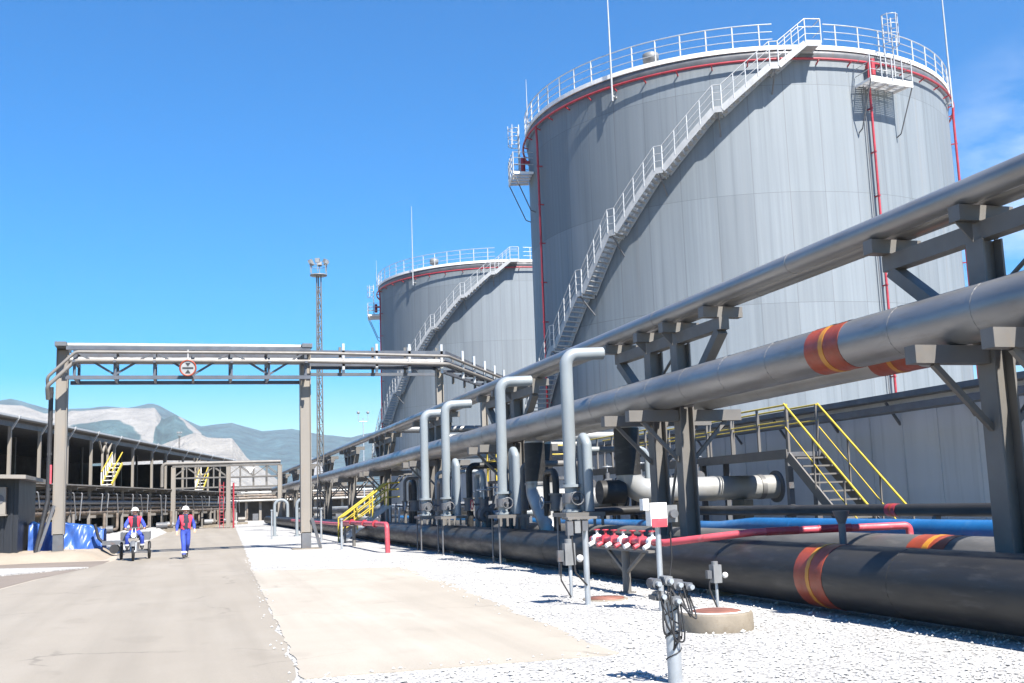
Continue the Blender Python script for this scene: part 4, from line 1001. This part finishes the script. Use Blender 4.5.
# ------------------------------------------------------------------ shed, tarp
t = thing('shed', 'dark navy sheet metal shed with overhanging roof at left edge', 'shed', (-9, 46, .28))
MB().b2((-14, 44.7, .2), (-6.1, 49.4, 3.1)).build('wall', 'navy', t)
for k in range(26): MB().b2((-14 + k * .305, 44.66, .28), (-13.9 + k * .305, 44.698, 2.95)).build('rib', 'navy', t)
b = MB(); b.add([(-14.4, 43.7, 3.36), (-5.75, 43.7, 3.02), (-5.75, 50, 3.02), (-14.4, 50, 3.36), (-14.4, 43.7, 3.5), (-5.75, 43.7, 3.16), (-5.75, 50, 3.16), (-14.4, 50, 3.5)], [(3, 2, 1, 0), (4, 5, 6, 7), (0, 1, 5, 4), (1, 2, 6, 5), (2, 3, 7, 6), (3, 0, 4, 7)]); b.build('roof', 'beige', t)
g = thing('air_conditioner', 'grey beige air conditioner box on the dark shed wall', 'air conditioner', (-6.75, 44.5, 2.3))
b = MB(); b.b2((-6.95, 44.35, 1.75), (-6.5, 44.66, 2.75)); b.build('casing', 'beige', g)
b = MB(); b.cyl((-6.72, 44.352, 2.3), (-6.72, 44.33, 2.3), .17, 16); b.build('fan_grille', 'dsteel', g)
MB().b2((-7.0, 44.3, 1.69), (-6.45, 44.66, 1.745)).build('bracket', 'beige', g)

def tarp():
    m, nt, bs = newmat('blue_tarpaulin')
    v = coords(nt, world=True); f = noisef(nt, v, 2.2, 6, .6)
    c = ramp(nt, f, [(.3, (.02, .06, .24)), (.7, (.045, .115, .36))]); c = mixc(nt, ramp(nt, noisef(nt, v, 5, 6), [(.62, 0.0), (.78, .3)]), c, (.08, .15, .36))
    nt.links.new(c, bs.inputs['Base Color']); bs.inputs['Roughness'].default_value = .38
    b = MB(); vs = []; fs = []; nx, ns = 120, 60
    x0, x1 = -5.95, -3.2
    for i in range(nx + 1):
        u = i / nx; x = x0 + (x1 - x0) * u
        top = 1.06 + .18 * noise.noise(V((x * 1.3, 2, 0))) - .30 * sst(-4.2, -3.35, x) + .06 * noise.noise(V((x * 5, 0, 0)))
        for j in range(ns + 1):
            w = j / ns
            if w < .45: y = 46.4 - .12 + .28 * (w / .45); z = .25 + (top) * (w / .45)
            elif w < .6: y = 46.55 + 1.4 * (w - .45) / .15; z = .25 + top + .04 * math.sin((w - .45) / .15 * 3.14)
            else: y = 47.95 + .2 * (w - .6) / .4; z = .25 + top * (1 - (w - .6) / .4)
            fold = .13 * noise.noise(V((x * 2.2 + z * .9, z * .7, 1))) + .10 * noise.noise(V((x * 4.2 - z * 1.6, z * 1.2, 6))) + .012 * noise.noise(V((x * 14, z * 4, 8)))
            vs.append((x, y - fold * (1 if w < .6 else 0), z + .05 * noise.noise(V((x * 4, y * 4, 2)))))
    for i in range(nx):
        for j in range(ns): k = i * (ns + 1) + j; fs.append((k, k + ns + 1, k + ns + 2, k + 1))
    b.add(vs, fs, True); o = b.build('tarpaulin', m); tag(o, 'crumpled blue tarpaulin over a heap behind the left gantry post', 'tarpaulin')
tarp()

# ------------------------------------------------------------------ masts
def flood_mast(x, y, h, label, w):
    t = thing('floodlight_mast', label, 'light mast', (x, y, 0))
    b = MB()
    for sx, sy in ((-1, -1), (1, -1), (0, 1)): b.tube([(x + sx * w / 2, y + sy * w / 2, 0), (x + sx * w * .32, y + sy * w * .32, h)], .045, 6)
    k = 0; z = 0
    c = [(-1, -1), (1, -1), (0, 1)]
    while z < h - .8:
        for q in range(3):
            a, b_ = c[q], c[(q + 1) % 3]; f0 = .5 - .18 * z / h; f1 = .5 - .18 * (z + .8) / h
            b.bar((x + a[0] * w * f0, y + a[1] * w * f0, z), (x + b_[0] * w * f1, y + b_[1] * w * f1, z + .8), .035, .035)
            b.bar((x + a[0] * w * f1, y + a[1] * w * f1, z + .8), (x + b_[0] * w * f1, y + b_[1] * w * f1, z + .8), .035, .035)
        z += .8
    b.build('lattice_pole', 'steel', t)
    MB().lathe((x, y, h), [(.02, 0), (.6, .02), (.6, .1), (.02, .12)], 12).build('lamp_platform', 'grey', t)
    b = MB(); b.tube([V((x, y, h + .7)) + V((.6 * math.cos(a * .5236), .6 * math.sin(a * .5236), 0)) for a in range(13)], .02, 6); b.build('platform_rail', 'grey', t)
    for k in range(6):
        a = k * 1.047 + .3; d = V((math.cos(a), math.sin(a), 0)); p = V((x, y, h + 1.0)) + d * .6
        lm = MB(); m = Matrix.Rotation(a, 3, 'Z') @ Matrix.Rotation(.5, 3, 'Y'); lm.box(p, (.2, .34, .28), m); lm.bar(p + V((0, 0, -.8)), p + V((0, 0, -.1)), .05, .05); lm = lm.build('floodlight', 'grey', t)
        g = MB(); g.box(p + m @ V((.106, 0, 0)), (.012, .29, .23), m); g.build('lamp_glass', 'lens', lm)
    return t
flood_mast(8.62, 75, 17.6, 'tall lattice floodlight mast behind the gantry right post', .46)
def street_lamp(x, y, h, label):
    t = thing('street_lamp', label, 'lamp', (x, y, 0)); b = MB(); b.cyl((x, y, 0), (x, y, h), .11, 8, .07); b.build('pole', 'galv', t)
    for s in (-1, 1):
        MB().tube(bend([(x, y, h - .5), (x + s * .7, y, h - .5), (x + s * .7, y, h + .5)], .2, 4), .05, 6).build('bracket', 'galv', t)
        MB().ell((x + s * .7, y, h + .8), (.24, .24, .22), 10, 6).build('lamp_head', 'grey', t)
street_lamp(24.3, 157, 14.2, 'small distant twin headed lamp left of the far tank')
flood_mast(-2.35, 300, 21.5, 'tiny distant mast standing before the quarry hill', .5)

# ------------------------------------------------------------------ instrument posts
def jbox(parent, c, d, mat='grey'):
    b = MB(); b.box(c, d); b.box(V(c) + V((0, -d[1] / 2 - .006, 0)), (d[0] * .8, .01, d[2] * .8)); return b.build('junction_box', mat, parent)
# near conduit post (in front)
t = thing('conduit_post', 'near pale steel post topped by a cluster of dark cable junction boxes', 'conduit post', (4.03, 8.86, 0))
MB().cyl((4.03, 8.86, 0), (4.03, 8.86, .72), .062, 16).build('post', 'galv', t)
hb = MB(); hb.box((4.0, 8.86, .73), (.30, .14, .04)); hb.build('head_plate', 'steel', t)
rk = random.Random(2)
for k, (dx, dz, w) in enumerate([(-.13, .11, .085), (-.03, .13, .08), (.07, .09, .095), (.16, .07, .07), (-.09, 0, .08), (.03, -.04, .085)]):
    c = V((4.0 + dx, 8.84 - .03 * (k % 2), .74 + dz)); jb = MB(); jb.cyl(c - V((0, .07, 0)), c + V((0, .07, 0)), w * .52, 12); jb.box(c, (w, .10, w * .9)); jb.build('junction_box', ['dsteel', 'grey', 'dsteel'][k % 3], t)
    MB().cyl(c + V((0, -.07, 0)), c + V((0, -.12, 0)), .022, 8).build('cable_gland', 'galv', t)
for k in range(11):
    x0 = 3.86 + .03 * k; p0 = V((x0, 8.77, .84 - .05 * (k % 4))); p1 = V((4.03 + rk.uniform(-.06, .06), 8.795, rk.uniform(.28, .5)))
    if k > 7: p1 = V((3.92 + rk.uniform(0, .16), 8.78, .80))
    ou = (x0 - 4.0) * rk.uniform(.3, .7); sg = rk.uniform(.05, .16) + (.12 if k > 7 else 0); pts = []
    for q in range(13):
        u = q / 12; p = p0.lerp(p1, u); w_ = math.sin(math.pi * u); pts.append(p + V((ou * w_, -.05 * w_, -sg * w_)))
    MB().tube(pts, rk.choice((.006, .008, .010)), 6).build('cable', 'black', t)
b = MB()
b.tube([V((4.03 + .067 * math.cos(u * 1.9), 8.86 + .067 * math.sin(u * 1.9), .12 + u * .055)) for u in [i * .35 for i in range(32)]], .006, 5); b.build('spiral_cable', 'black', t)
# mid signal post with white and red box
t = thing('signal_post', 'thin pale post carrying a white and red call box on the gravel', 'signal post', (6.36, 14.3, 0))
MB().cyl((6.36, 14.3, 0), (6.36, 14.3, 1.3), .04, 12).build('post', 'galv', t)
b = MB(); b.b2((6.22, 14.2, 1.18), (6.47, 14.38, 1.50)); bx = b.build('call_box', 'white', t)
MB().b2((6.23, 14.185, 1.16), (6.46, 14.199, 1.28)).build('red_panel', 'pinkred', bx)
MB().b2((6.12, 14.22, 1.40), (6.21, 14.34, 1.56)).build('sounder', 'white', t)
MB().b2((6.48, 14.22, 1.22), (6.64, 14.36, 1.46)).build('junction_box', 'grey', t)
MB().cyl((6.56, 14.22, 1.34), (6.56, 14.14, 1.34), .06, 12).build('beacon', 'dsteel', t)
MB().tube(bend([(6.55, 14.3, 1.2), (6.56, 14.32, .7), (6.44, 14.32, .1)], .1, 4), .012, 6).build('cable', 'black', t)
# short sensor post by the manhole
def sensor_post(x, y, label, h, s=1):
    t = thing('sensor_post', label, 'sensor post', (x, y, 0))
    MB().cyl((x, y, 0), (x, y, h), .028 * s, 10).build('post', 'galv', t)
    MB().b2((x - .10 * s, y - .09, h - .02), (x + .06 * s, y + .05, h + .30 * s)).build('casing', 'grey', t)
    MB().cyl((x - .02, y - .02, h + .30 * s), (x - .02, y - .02, h + .36 * s), .06 * s, 12).build('cap', 'grey', t)
    MB().ell((x + .13 * s, y - .08, h + .08), (.055 * s, .055 * s, .055 * s), 12, 8).build('sensor_head', 'white', t)
    MB().b2((x - .2 * s, y - .05, h + .04), (x - .11 * s, y + .02, h + .2 * s)).build('junction_box', 'dsteel', t)
    MB().tube(bend([(x - .15 * s, y - .02, h + .04), (x - .16 * s, y - .02, .3), (x - .02, y - .04, .02)], .12, 5), .013, 6).build('cable', 'black', t)
sensor_post(7.02, 13.9, 'short grey gas sensor post right behind the concrete manhole', .40, .75)
sensor_post(5.98, 17.0, 'short grey gas sensor post left of the T shaped stand', .55, 1.1)
t = thing('lamp_post', 'slender pale steel post on gravel beneath the tallest riser pipe', 'post', (5.80, 15.75, 0))
MB().cyl((5.80, 15.75, 0), (5.80, 15.75, 1.28), .045, 12).build('post', 'galv', t)
MB().b2((5.48, 15.6, 1.285), (5.95, 15.9, 1.32)).build('shelf', 'steel', t)
for k, x in enumerate((5.52, 5.64, 5.76)):
    MB().b2((x - .045, 15.62, 1.05 + .03 * k), (x + .045, 15.72, 1.27)).build('junction_box', ['dsteel', 'grey', 'dsteel'][k], t)
MB().tube(bend([(5.55, 15.65, 1.05), (5.58, 15.65, .5), (5.78, 15.7, .3)], .1, 4), .014, 6).build('cable', 'black', t)
# posts further back along the gravel
for i, (x, y, h, l) in enumerate([(5.55, 41.5, 1.1, 'thin grey stub post just right of the gantry right post'), (6.0, 52, 1.5, 'thin grey stub post far along the gravel behind the gantry post'), (4.3, 60, 1.5, 'thin pale stub post at the far end of the white gravel')]):
    t = thing('stub_post', l, 'post', (x, y, 0)); MB().cyl((x, y, 0), (x, y, h), .045, 10).build('post', 'galv', t); MB().cyl((x, y, h), (x, y, h + .06), .075, 10).build('cap', 'galv', t)
for i, (x, y, l) in enumerate([(4.9, 66, 'grey swan neck vent pipe on far gravel, left one'), (6.0, 64, 'grey swan neck vent pipe on far gravel, right one')]):
    t = thing('vent_pipe', l, 'vent pipe', (x, y, 0))
    MB().tube(bend([(x, y, 0), (x, y, 2.1), (x + .75, y, 2.1), (x + .75, y, 1.1)], .34, 6), .09, 10).build('pipe_body', 'greypipe', t)
    MB().cyl((x, y, 0), (x, y, .08), .18, 10).build('base_flange', 'greypipe', t)

# manholes
t = thing('manhole', 'round concrete manhole ring with rust brown lid on the gravel', 'manhole', (6.03, 12.0, 0))
MB().lathe((6.03, 12.0, 0), [(.43, 0), (.435, .03), (.43, .19), (.415, .215), (.30, .22), (.29, .19)], 40).build('concrete_ring', 'concrete', t)
MB().lathe((6.03, 12.0, .19), [(.29, .0), (.29, .035), (.24, .045), (.01, .05)], 32).build('lid', 'rustlid', t)
b = MB(); b.lathe((6.03, 12.0, .22), [(.40, .0), (.335, .003), (.30, .0)], 40); b.build('lime_wash', 'white', t)
t = thing('manhole', 'flat rust brown hatch plate lying flush on the white gravel', 'manhole', (6.33, 16.4, 0))
MB().lathe((6.33, 16.4, .012), [(.30, 0), (.30, .03), (.02, .04)], 20).build('lid', 'rustlid', t)
MB().lathe((6.33, 16.4, .0), [(.36, 0), (.36, .022), (.305, .022)], 20).build('frame', 'concrete', t)

# ------------------------------------------------------------------ people
def skin_mesh(verts, edges, radii, sub=2):
    me = bpy.data.meshes.new('tmp'); me.from_pydata(verts, edges, []); o = bpy.data.objects.new('tmp', me); C.objects.link(o)
    md = o.modifiers.new('s', 'SKIN'); md.use_smooth_shade = True
    sv = me.skin_vertices[0].data
    for i, r in enumerate(radii): sv[i].radius = (r, r) if isinstance(r, (int, float)) else r; sv[i].use_root = (i == 0)
    ss = o.modifiers.new('u', 'SUBSURF'); ss.levels = sub; ss.render_levels = sub
    dg = bpy.context.evaluated_depsgraph_get(); ev = o.evaluated_get(dg); m2 = bpy.data.meshes.new_from_object(ev)
    bpy.data.objects.remove(o); bpy.data.meshes.remove(me); return m2

def person(label, base, J, yaw, hold_curl=.6):
    """J: joint dict in person space (x right-hand of viewer, y depth; the person faces -y)"""
    t = thing('person', label, 'person', base)
    names = ['pelvis', 'waist', 'chest', 'neckb', 'neck', 'head', 'headt']
    verts = []; edges = []; rad = []; idx = {}
    def av(n, p, r, prev=None):
        idx[n] = len(verts); verts.append(tuple(p)); rad.append(r)
        if prev: edges.append((idx[prev], idx[n]))
    R3 = lambda p: V(p)
    av('pelvis', J['pelvis'], (.155, .125)); av('waist', J['waist'], (.15, .115), 'pelvis'); av('chest', J['chest'], (.175, .125), 'waist'); av('neckb', J['neckb'], (.085, .085), 'chest')
    av('neck', J['neck'], .055, 'neckb')
    hd = V(J['head'])
    av('headl', hd + V((0, -.015, -.07)), (.062, .07), 'neck'); av('headm', hd, (.078, .095), 'headl'); av('headt', hd + V((0, .01, .085)), (.062, .075), 'headm')
    for s in ('l', 'r'):
        sh, el, wr, ha = [V(J[k + s]) for k in ('sh', 'el', 'wr', 'ha')]
        av('sh' + s, sh, .085, 'chest'); av('el' + s, el, .064, 'sh' + s); av('fm' + s, el.lerp(wr, .4), .058, 'el' + s); av('wr' + s, wr, .033, 'fm' + s)
        d = (ha - wr).normalized(); av('pa' + s, wr + d * .06, (.036, .02), 'wr' + s)
        side = d.cross(V((0, -1, 0)) if abs(d.y) < .8 else V((0, 0, 1))).normalized(); nrm = side.cross(d)
        cur = V((0, -.4, -.2)) * hold_curl
        for q, (o_, L) in enumerate(((-.028, .07), (-.010, .08), (.010, .075), (.027, .06))):
            r0 = wr + d * .10 + side * o_; p1 = r0 + d * L * .5; p2 = p1 + (d + cur).normalized() * L * .5
            av('f%d%s0' % (q, s), r0, .010, 'pa' + s); av('f%d%s1' % (q, s), p1, .009, 'f%d%s0' % (q, s)); av('f%d%s2' % (q, s), p2, .007, 'f%d%s1' % (q, s))
        sg = 1 if s == 'l' else -1
        th = wr + d * .04 - side * .035; av('t0' + s, th, .011, 'pa' + s); av('t1' + s, th + (d * .7 - side * .5).normalized() * .05, .009, 't0' + s)
        hip, kn, an, to = [V(J[k + s]) for k in ('hip', 'kn', 'an', 'to')]
        av('hip' + s, hip, .105, 'pelvis'); av('kn' + s, kn, .082, 'hip' + s); av('cf' + s, kn.lerp(an, .45), .078, 'kn' + s); av('an' + s, an, .062, 'cf' + s)
        av('heel' + s, an + (an - to) * .15 + V((0, 0, -.03)), .042, 'an' + s)
        av('to' + s, to, (.045, .034), 'an' + s)
    me = skin_mesh(verts, edges, rad, 2)
    rot = Matrix.Rotation(yaw, 4, 'Z')
    hz = hd.z - .15
    for nm in ('coverall', 'skin', 'black', 'hair'): me.materials.append(M[nm])
    hands = [V(J['wr' + s]).lerp(V(J['ha' + s]), .15) for s in 'lr']; hdirs = [(V(J['ha' + s]) - V(J['wr' + s])).normalized() for s in 'lr']
    ank = [V(J['an' + s]) for s in 'lr']
    for p in me.polygons:
        c = p.center; p.use_smooth = True
        if c.z > V(J['neck']).z - .01: p.material_index = 1
        for h_, d_ in zip(hands, hdirs):
            q_ = (c - h_).dot(d_)
            if 0 < q_ < .30 and ((c - h_) - d_ * q_).length < .075: p.material_index = 1
        for a in ank:
            if c.z < a.z + .06 and (c - a).length < .32: p.material_index = 2
    # face: nose, eye sockets, ears added to the same mesh
    bm = bmesh.new(); bm.from_mesh(me)
    def blob(c, r, mi):
        g = bmesh.ops.create_uvsphere(bm, u_segments=8, v_segments=6, radius=1)
        for v in g['verts']: v.co = V((v.co.x * r[0], v.co.y * r[1], v.co.z * r[2])) + c
        for f in {f for v in g['verts'] for f in v.link_faces}: f.material_index = mi; f.smooth = True
    blob(hd + V((0, -.105, -.02)), (.014, .022, .022), 1)
    for s in (-1, 1):
        blob(hd + V((s * .032, -.090, .012)), (.012, .010, .006), 3); blob(hd + V((s * .082, .005, -.01)), (.010, .022, .03), 1)
        blob(hd + V((s * .032, -.094, .03)), (.018, .006, .004), 3)
    blob(hd + V((0, -.092, -.062)), (.024, .010, .006), 2)
    bm.transform(rot); bm.to_mesh(me); bm.free()
    body = bpy.data.objects.new('body', me); C.objects.link(body); body.parent = t
    for s_ in 'lr':
        a_ = V(J['an' + s_]); k_ = V(J['kn' + s_]); p_ = a_.lerp(k_, .3); d_ = (k_ - a_).normalized()
        b = MB(); b.tube([rot @ (p_ - d_ * .03) + V(base), rot @ (p_ + d_ * .03) + V(base)], .098, 14, False); b.build('reflective_strip', 'white', t)
    # vest shell from the torso faces
    bm = bmesh.new(); bm.from_mesh(me); inv = rot.inverted()
    ch = V(J['chest']); pe = V(J['pelvis'])
    def keep(f, front):
        c = inv @ f.calc_center_median()
        if not (pe.z + .06 < c.z < V(J['neckb']).z + .03): return False
        if abs(c.x - ch.x) > .205: return False
        dark = c.y < ch.y and abs(c.x - ch.x) < .08
        return dark if front else not dark
    for nm, front, mat, off in (('vest', False, 'vest', .018), ('shirt_front', True, 'darkcloth', .012)):
        bm.normal_update(); todo = {f for f in bm.faces if keep(f, front)}; best = []
        while todo:
            st_ = [todo.pop()]; comp = []
            while st_:
                f_ = st_.pop(); comp.append(f_)
                for e_ in f_.edges:
                    for q_ in e_.link_faces:
                        if q_ in todo: todo.remove(q_); st_.append(q_)
            if len(comp) > len(best): best = comp
        ix = {}; b = MB(); vs = []; fs = []
        for f_ in best:
            for v_ in f_.verts:
                if v_ not in ix: ix[v_] = len(vs); vs.append(v_.co + v_.normal * off + V(base))
            fs.append([ix[v_] for v_ in f_.verts])
        b.add(vs, fs, True); b.build(nm, mat, t)
    bm.free()
    o0 = V(base)
    hc = rot @ hd + o0
    b = MB(); b.ell(hc + V((0, .012, .055)), (.118, .138, .115), 18, 12)
    b.v = [V((p.x, p.y, max(p.z, hc.z + .05))) for p in b.v]
    b.lathe(hc + V((0, -.012, .045)), [(.10, .01), (.150, -.004), (.152, .006), (.10, .02)], 18)
    b.build('helmet', 'helmet', t)
    b = MB(); b.ell(hc + V((0, .035, -.005)), (.086, .075, .07), 12, 8); b.build('hair', 'hair', t)
    return t

gz = .01
J = dict(pelvis=(0, 0, .95), waist=(0, -.01, 1.1), chest=(.0, -.01, 1.32), neckb=(0, -.005, 1.46), neck=(0, -.012, 1.52), head=(-.005, -.03, 1.63),
         shr=(-.185, 0, 1.40), elr=(-.27, .04, 1.14), wrr=(-.31, -.08, .95), har=(-.31, -.14, .86),
         shl=(.185, 0, 1.40), ell=(.29, .02, 1.15), wrl=(.28, -.13, .99), hal=(.27, -.20, .92),
         hipr=(-.09, 0, .90), knr=(-.10, -.20, .51), anr=(-.10, -.26, .10), tor=(-.12, -.44, .05),
         hipl=(.09, 0, .90), knl=(.09, .02, .50), anl=(.08, .30, .17), tol=(.09, .17, .045))
person('man in blue coverall, red vest and white helmet walking along the road', (-.08, 39.7, gz), J, 0.2)

BX, BY = -1.78, 40.6
J2 = dict(pelvis=(0, .05, .86), waist=(0, .02, 1.0), chest=(0, -.05, 1.24), neckb=(0, -.07, 1.38), neck=(0, -.08, 1.44), head=(0, -.11, 1.55),
          shr=(-.19, -.05, 1.31), elr=(-.32, -.18, 1.08), wrr=(-.30, -.42, .99), har=(-.30, -.54, .98),
          shl=(.19, -.05, 1.31), ell=(.32, -.18, 1.08), wrl=(.30, -.42, .99), hal=(.30, -.54, .98),
          hipr=(-.10, .03, .83), knr=(-.24, -.36, .72), anr=(-.24, -.22, .34), tor=(-.25, -.38, .30),
          hipl=(.10, .03, .83), knl=(.24, -.36, .72), anl=(.24, -.22, .34), tol=(.25, -.38, .30))
for k_ in list(J2):
    J2[k_] = (J2[k_][0], J2[k_][1], J2[k_][2] + .10)
person('rider in blue coverall, red vest and white helmet seated on the cargo tricycle', (BX, BY, gz), J2, 0.05, 1.0)

t = thing('cargo_tricycle', 'dark motor cargo tricycle with three wheels coming along the road', 'tricycle', (BX, BY, gz))
def wheel(c, r, w):
    c = V(c); b = MB(); b.tube([c + V((0, (r - w / 2) * math.cos(a * math.pi / 14), (r - w / 2) * math.sin(a * math.pi / 14))) for a in range(29)], w / 2, 10); o = b.build('wheel', 'black', t)
    b = MB(); b.tube([c + V((0, (r - w) * math.cos(a * math.pi / 14), (r - w) * math.sin(a * math.pi / 14))) for a in range(29)], .014, 6)
    for a in range(10): b.cyl(c, c + V((0, (r - w) * math.cos(a * .6283), (r - w) * math.sin(a * .6283))), .005, 4)
    b.cyl(c - V((.05, 0, 0)), c + V((.05, 0, 0)), .045, 10); b.build('rim', 'galv', o)
z = gz
wheel((BX, BY - .85, z + .31), .31, .085); wheel((BX - .47, BY + .75, z + .31), .31, .1); wheel((BX + .47, BY + .75, z + .31), .31, .1)
b = MB()
for s in (-1, 1): b.tube([(BX + s * .08, BY - .85, z + .31), (BX + s * .08, BY - .68, z + .8), (BX + s * .05, BY - .58, z + 1.08)], .02, 8)
b.build('fork', 'galv', t)
b = MB(); b.tube(bend([(BX - .36, BY - .42, z + 1.08), (BX - .2, BY - .55, z + 1.1), (BX + .2, BY - .55, z + 1.1), (BX + .36, BY - .42, z + 1.08)], .08, 4), .016, 8); b.build('handlebar', 'dsteel', t)
for s in (-1, 1):
    MB().cyl((BX + s * .29, BY - .50, z + 1.085), (BX + s * .37, BY - .42, z + 1.08), .024, 8).build('grip', 'black', t)
    MB().cyl((BX + s * .3, BY - .5, z + 1.1), (BX + s * .36, BY - .52, z + 1.3), .008, 6).build('mirror', 'black', t)
b = MB(); b.lathe((0, 0, 0), [(.02, .06), (.09, .03), (.10, 0), (.02, -.10)], 14); b.v = [V((BX + p.x, BY - .74 - p.z, z + .86 + p.y)) for p in b.v]; hl = b.build('headlight', 'dsteel', t)
MB().cyl((BX, BY - .775, z + .86), (BX, BY - .81, z + .86), .085, 14).build('lamp_glass', 'lens', hl)
MB().b2((BX - .17, BY - .79, z + .66), (BX + .17, BY - .775, z + .76)).build('front_plate', 'beige', t)
b = MB(); b.lathe((0, 0, 0), [(.36, -.07), (.38, -.03), (.38, .03), (.36, .07)], 10, 30, 150); b.v = [V((BX + p.z, BY - .85 + p.x, z + .31 + p.y)) for p in b.v]; b.build('mudguard', 'dsteel', t)
b = MB(); b.ell((BX, BY - .22, z + .84), (.14, .30, .12), 12, 8); b.build('fuel_tank', 'dsteel', t)
b = MB(); b.b2((BX - .14, BY - .02, z + .80), (BX + .14, BY + .40, z + .89)); b.build('seat', 'black', t)
b = MB(); b.tube([(BX, BY - .58, z + .9), (BX, BY - .4, z + .5), (BX, BY + .5, z + .42), (BX, BY + .75, z + .40)], .03, 8); b.b2((BX - .15, BY - .35, z + .3), (BX + .15, BY + .15, z + .6)); b.bar((BX - .45, BY + .75, z + .31), (BX + .45, BY + .75, z + .31), .06, .06)
for s in (-1, 1): b.bar((BX + s * .32, BY - .3, z + .35), (BX, BY - .3, z + .37), .04, .04)
b.build('frame', 'dsteel', t)
b = MB(); b.b2((BX - .48, BY + .45, z + .66), (BX + .48, BY + 1.4, z + .70))
for s in (-1, 1): b.b2((BX + s * .48 - .015, BY + .45, z + .701), (BX + s * .48 + .015, BY + 1.4, z + .95))
b.b2((BX - .464, BY + .45, z + .701), (BX + .464, BY + .48, z + .95)); b.build('cargo_tray', 'dsteel', t)
# handcart left of the tricycle
t = thing('handcart', 'dark low handcart with raised handle standing by the tarpaulin', 'handcart', (-3.0, 46, .1))
b = MB(); b.b2((-3.2, 45.7, .42), (-2.3, 46.2, .58)); b.build('tray', 'dsteel', t)
MB().tube(bend([(-3.15, 45.95, .5), (-3.35, 45.95, .7), (-3.5, 45.95, 1.25)], .15, 4), .06, 8).build('handle', 'black', t)
for s in (-1, 1): MB().cyl((-2.75, 45.95 + s * .28, .26), (-2.75, 45.95 + s * .34, .26), .18, 14).build('wheel', 'black', t)

# ------------------------------------------------------------------ haze
hz_ = MB(); hz_.b2((-6500, -300, -12), (6500, 6800, 620)); m = bpy.data.materials.new('air_haze'); m.use_nodes = True; nt = m.node_tree; nt.nodes.clear()
o_ = nt.nodes.new('ShaderNodeOutputMaterial'); vp_ = nt.nodes.new('ShaderNodeVolumePrincipled'); vp_.inputs['Density'].default_value = .0001; vp_.inputs['Color'].default_value = (.78, .88, 1, 1); vp_.inputs['Anisotropy'].default_value = .2
nt.links.new(vp_.outputs[0], o_.inputs['Volume'])
hz_ = hz_.build('haze', m); tag(hz_, 'thin bluish summer haze in front of the far hills', 'haze', kind='stuff')
# ------------------------------------------------------------------ sky, sun, camera
SUN_D = V((-.20, .76, -1.0)).normalized()
elev = math.asin(-SUN_D.z); rotz = math.atan2(-SUN_D.x, -SUN_D.y)
w = bpy.data.worlds.new('World'); scn.world = w; w.use_nodes = True; nt = w.node_tree
bg = nt.nodes['Background']
sky = nt.nodes.new('ShaderNodeTexSky'); sky.sky_type = 'NISHITA'; sky.sun_disc = False
sky.sun_elevation = elev; sky.sun_rotation = rotz; sky.altitude = 0; sky.air_density = 1.0; sky.dust_density = .4; sky.ozone_density = 3.0
tc = nt.nodes.new('ShaderNodeTexCoord')
mp = nt.nodes.new('ShaderNodeMapping'); mp.inputs['Scale'].default_value = (1.6, 1.6, 4.5); nt.links.new(tc.outputs['Generated'], mp.inputs[0])
cn = nd(nt, 'ShaderNodeTexNoise', Scale=2.6, Detail=9, Roughness=.6); nt.links.new(mp.outputs[0], cn.inputs['Vector'])
cl = ramp(nt, cn.outputs['Fac'], [(.36, 0.0), (.68, 1.0)])
# clouds only in the eastern part of the sky
dt = nt.nodes.new('ShaderNodeVectorMath'); dt.operation = 'DOT_PRODUCT'; nt.links.new(tc.outputs['Generated'], dt.inputs[0])
a = R_(45.5); dt.inputs[1].default_value = (math.sin(a) * math.cos(R_(13)), math.cos(a) * math.cos(R_(13)), math.sin(R_(13)))
msk = ramp(nt, dt.outputs['Value'], [(.990, 0.0), (1.0, .9)])
mul = nd(nt, 'ShaderNodeMath', operation='MULTIPLY'); nt.links.new(cl, mul.inputs[0]); nt.links.new(msk, mul.inputs[1])
hsv = nd(nt, 'ShaderNodeHueSaturation', Hue=.504, Saturation=2.1, Value=1.22); nt.links.new(sky.outputs[0], hsv.inputs['Color'])
cc = mixc(nt, mul.outputs[0], hsv.outputs[0], (9., 9.3, 9.8))
nt.links.new(cc, bg.inputs['Color']); bg.inputs['Strength'].default_value = .06
sl_ = bpy.data.lights.new('sun', 'SUN'); sl_.energy = 5.0; sl_.angle = R_(.5); sl_.color = (1, .95, .87)
so = bpy.data.objects.new('sun', sl_); C.objects.link(so); so.location = (0, 0, 60); so.rotation_euler = SUN_D.to_track_quat('-Z', 'Y').to_euler()

yaw, pitch, roll = R_(16.7649), R_(8.35), R_(2.0)
fw = V((math.sin(yaw) * math.cos(pitch), math.cos(yaw) * math.cos(pitch), math.sin(pitch)))
r0 = V((math.cos(yaw), -math.sin(yaw), 0)); u0 = r0.cross(fw)
rv = r0 * math.cos(roll) - u0 * math.sin(roll); uv = r0 * math.sin(roll) + u0 * math.cos(roll)
cam = bpy.data.cameras.new('camera'); co = bpy.data.objects.new('camera', cam); C.objects.link(co)
co.matrix_world = Matrix(((rv.x, uv.x, -fw.x, 0), (rv.y, uv.y, -fw.y, 0), (rv.z, uv.z, -fw.z, 1.6), (0, 0, 0, 1)))
cam.sensor_width = 36; cam.lens = 36 * 1083 / 1024; cam.clip_end = 30000; cam.clip_start = .05
scn.camera = co
scn.view_settings.view_transform = 'Standard'; scn.view_settings.look = 'None'; scn.view_settings.gamma = 1; scn.view_settings.exposure = 1.5
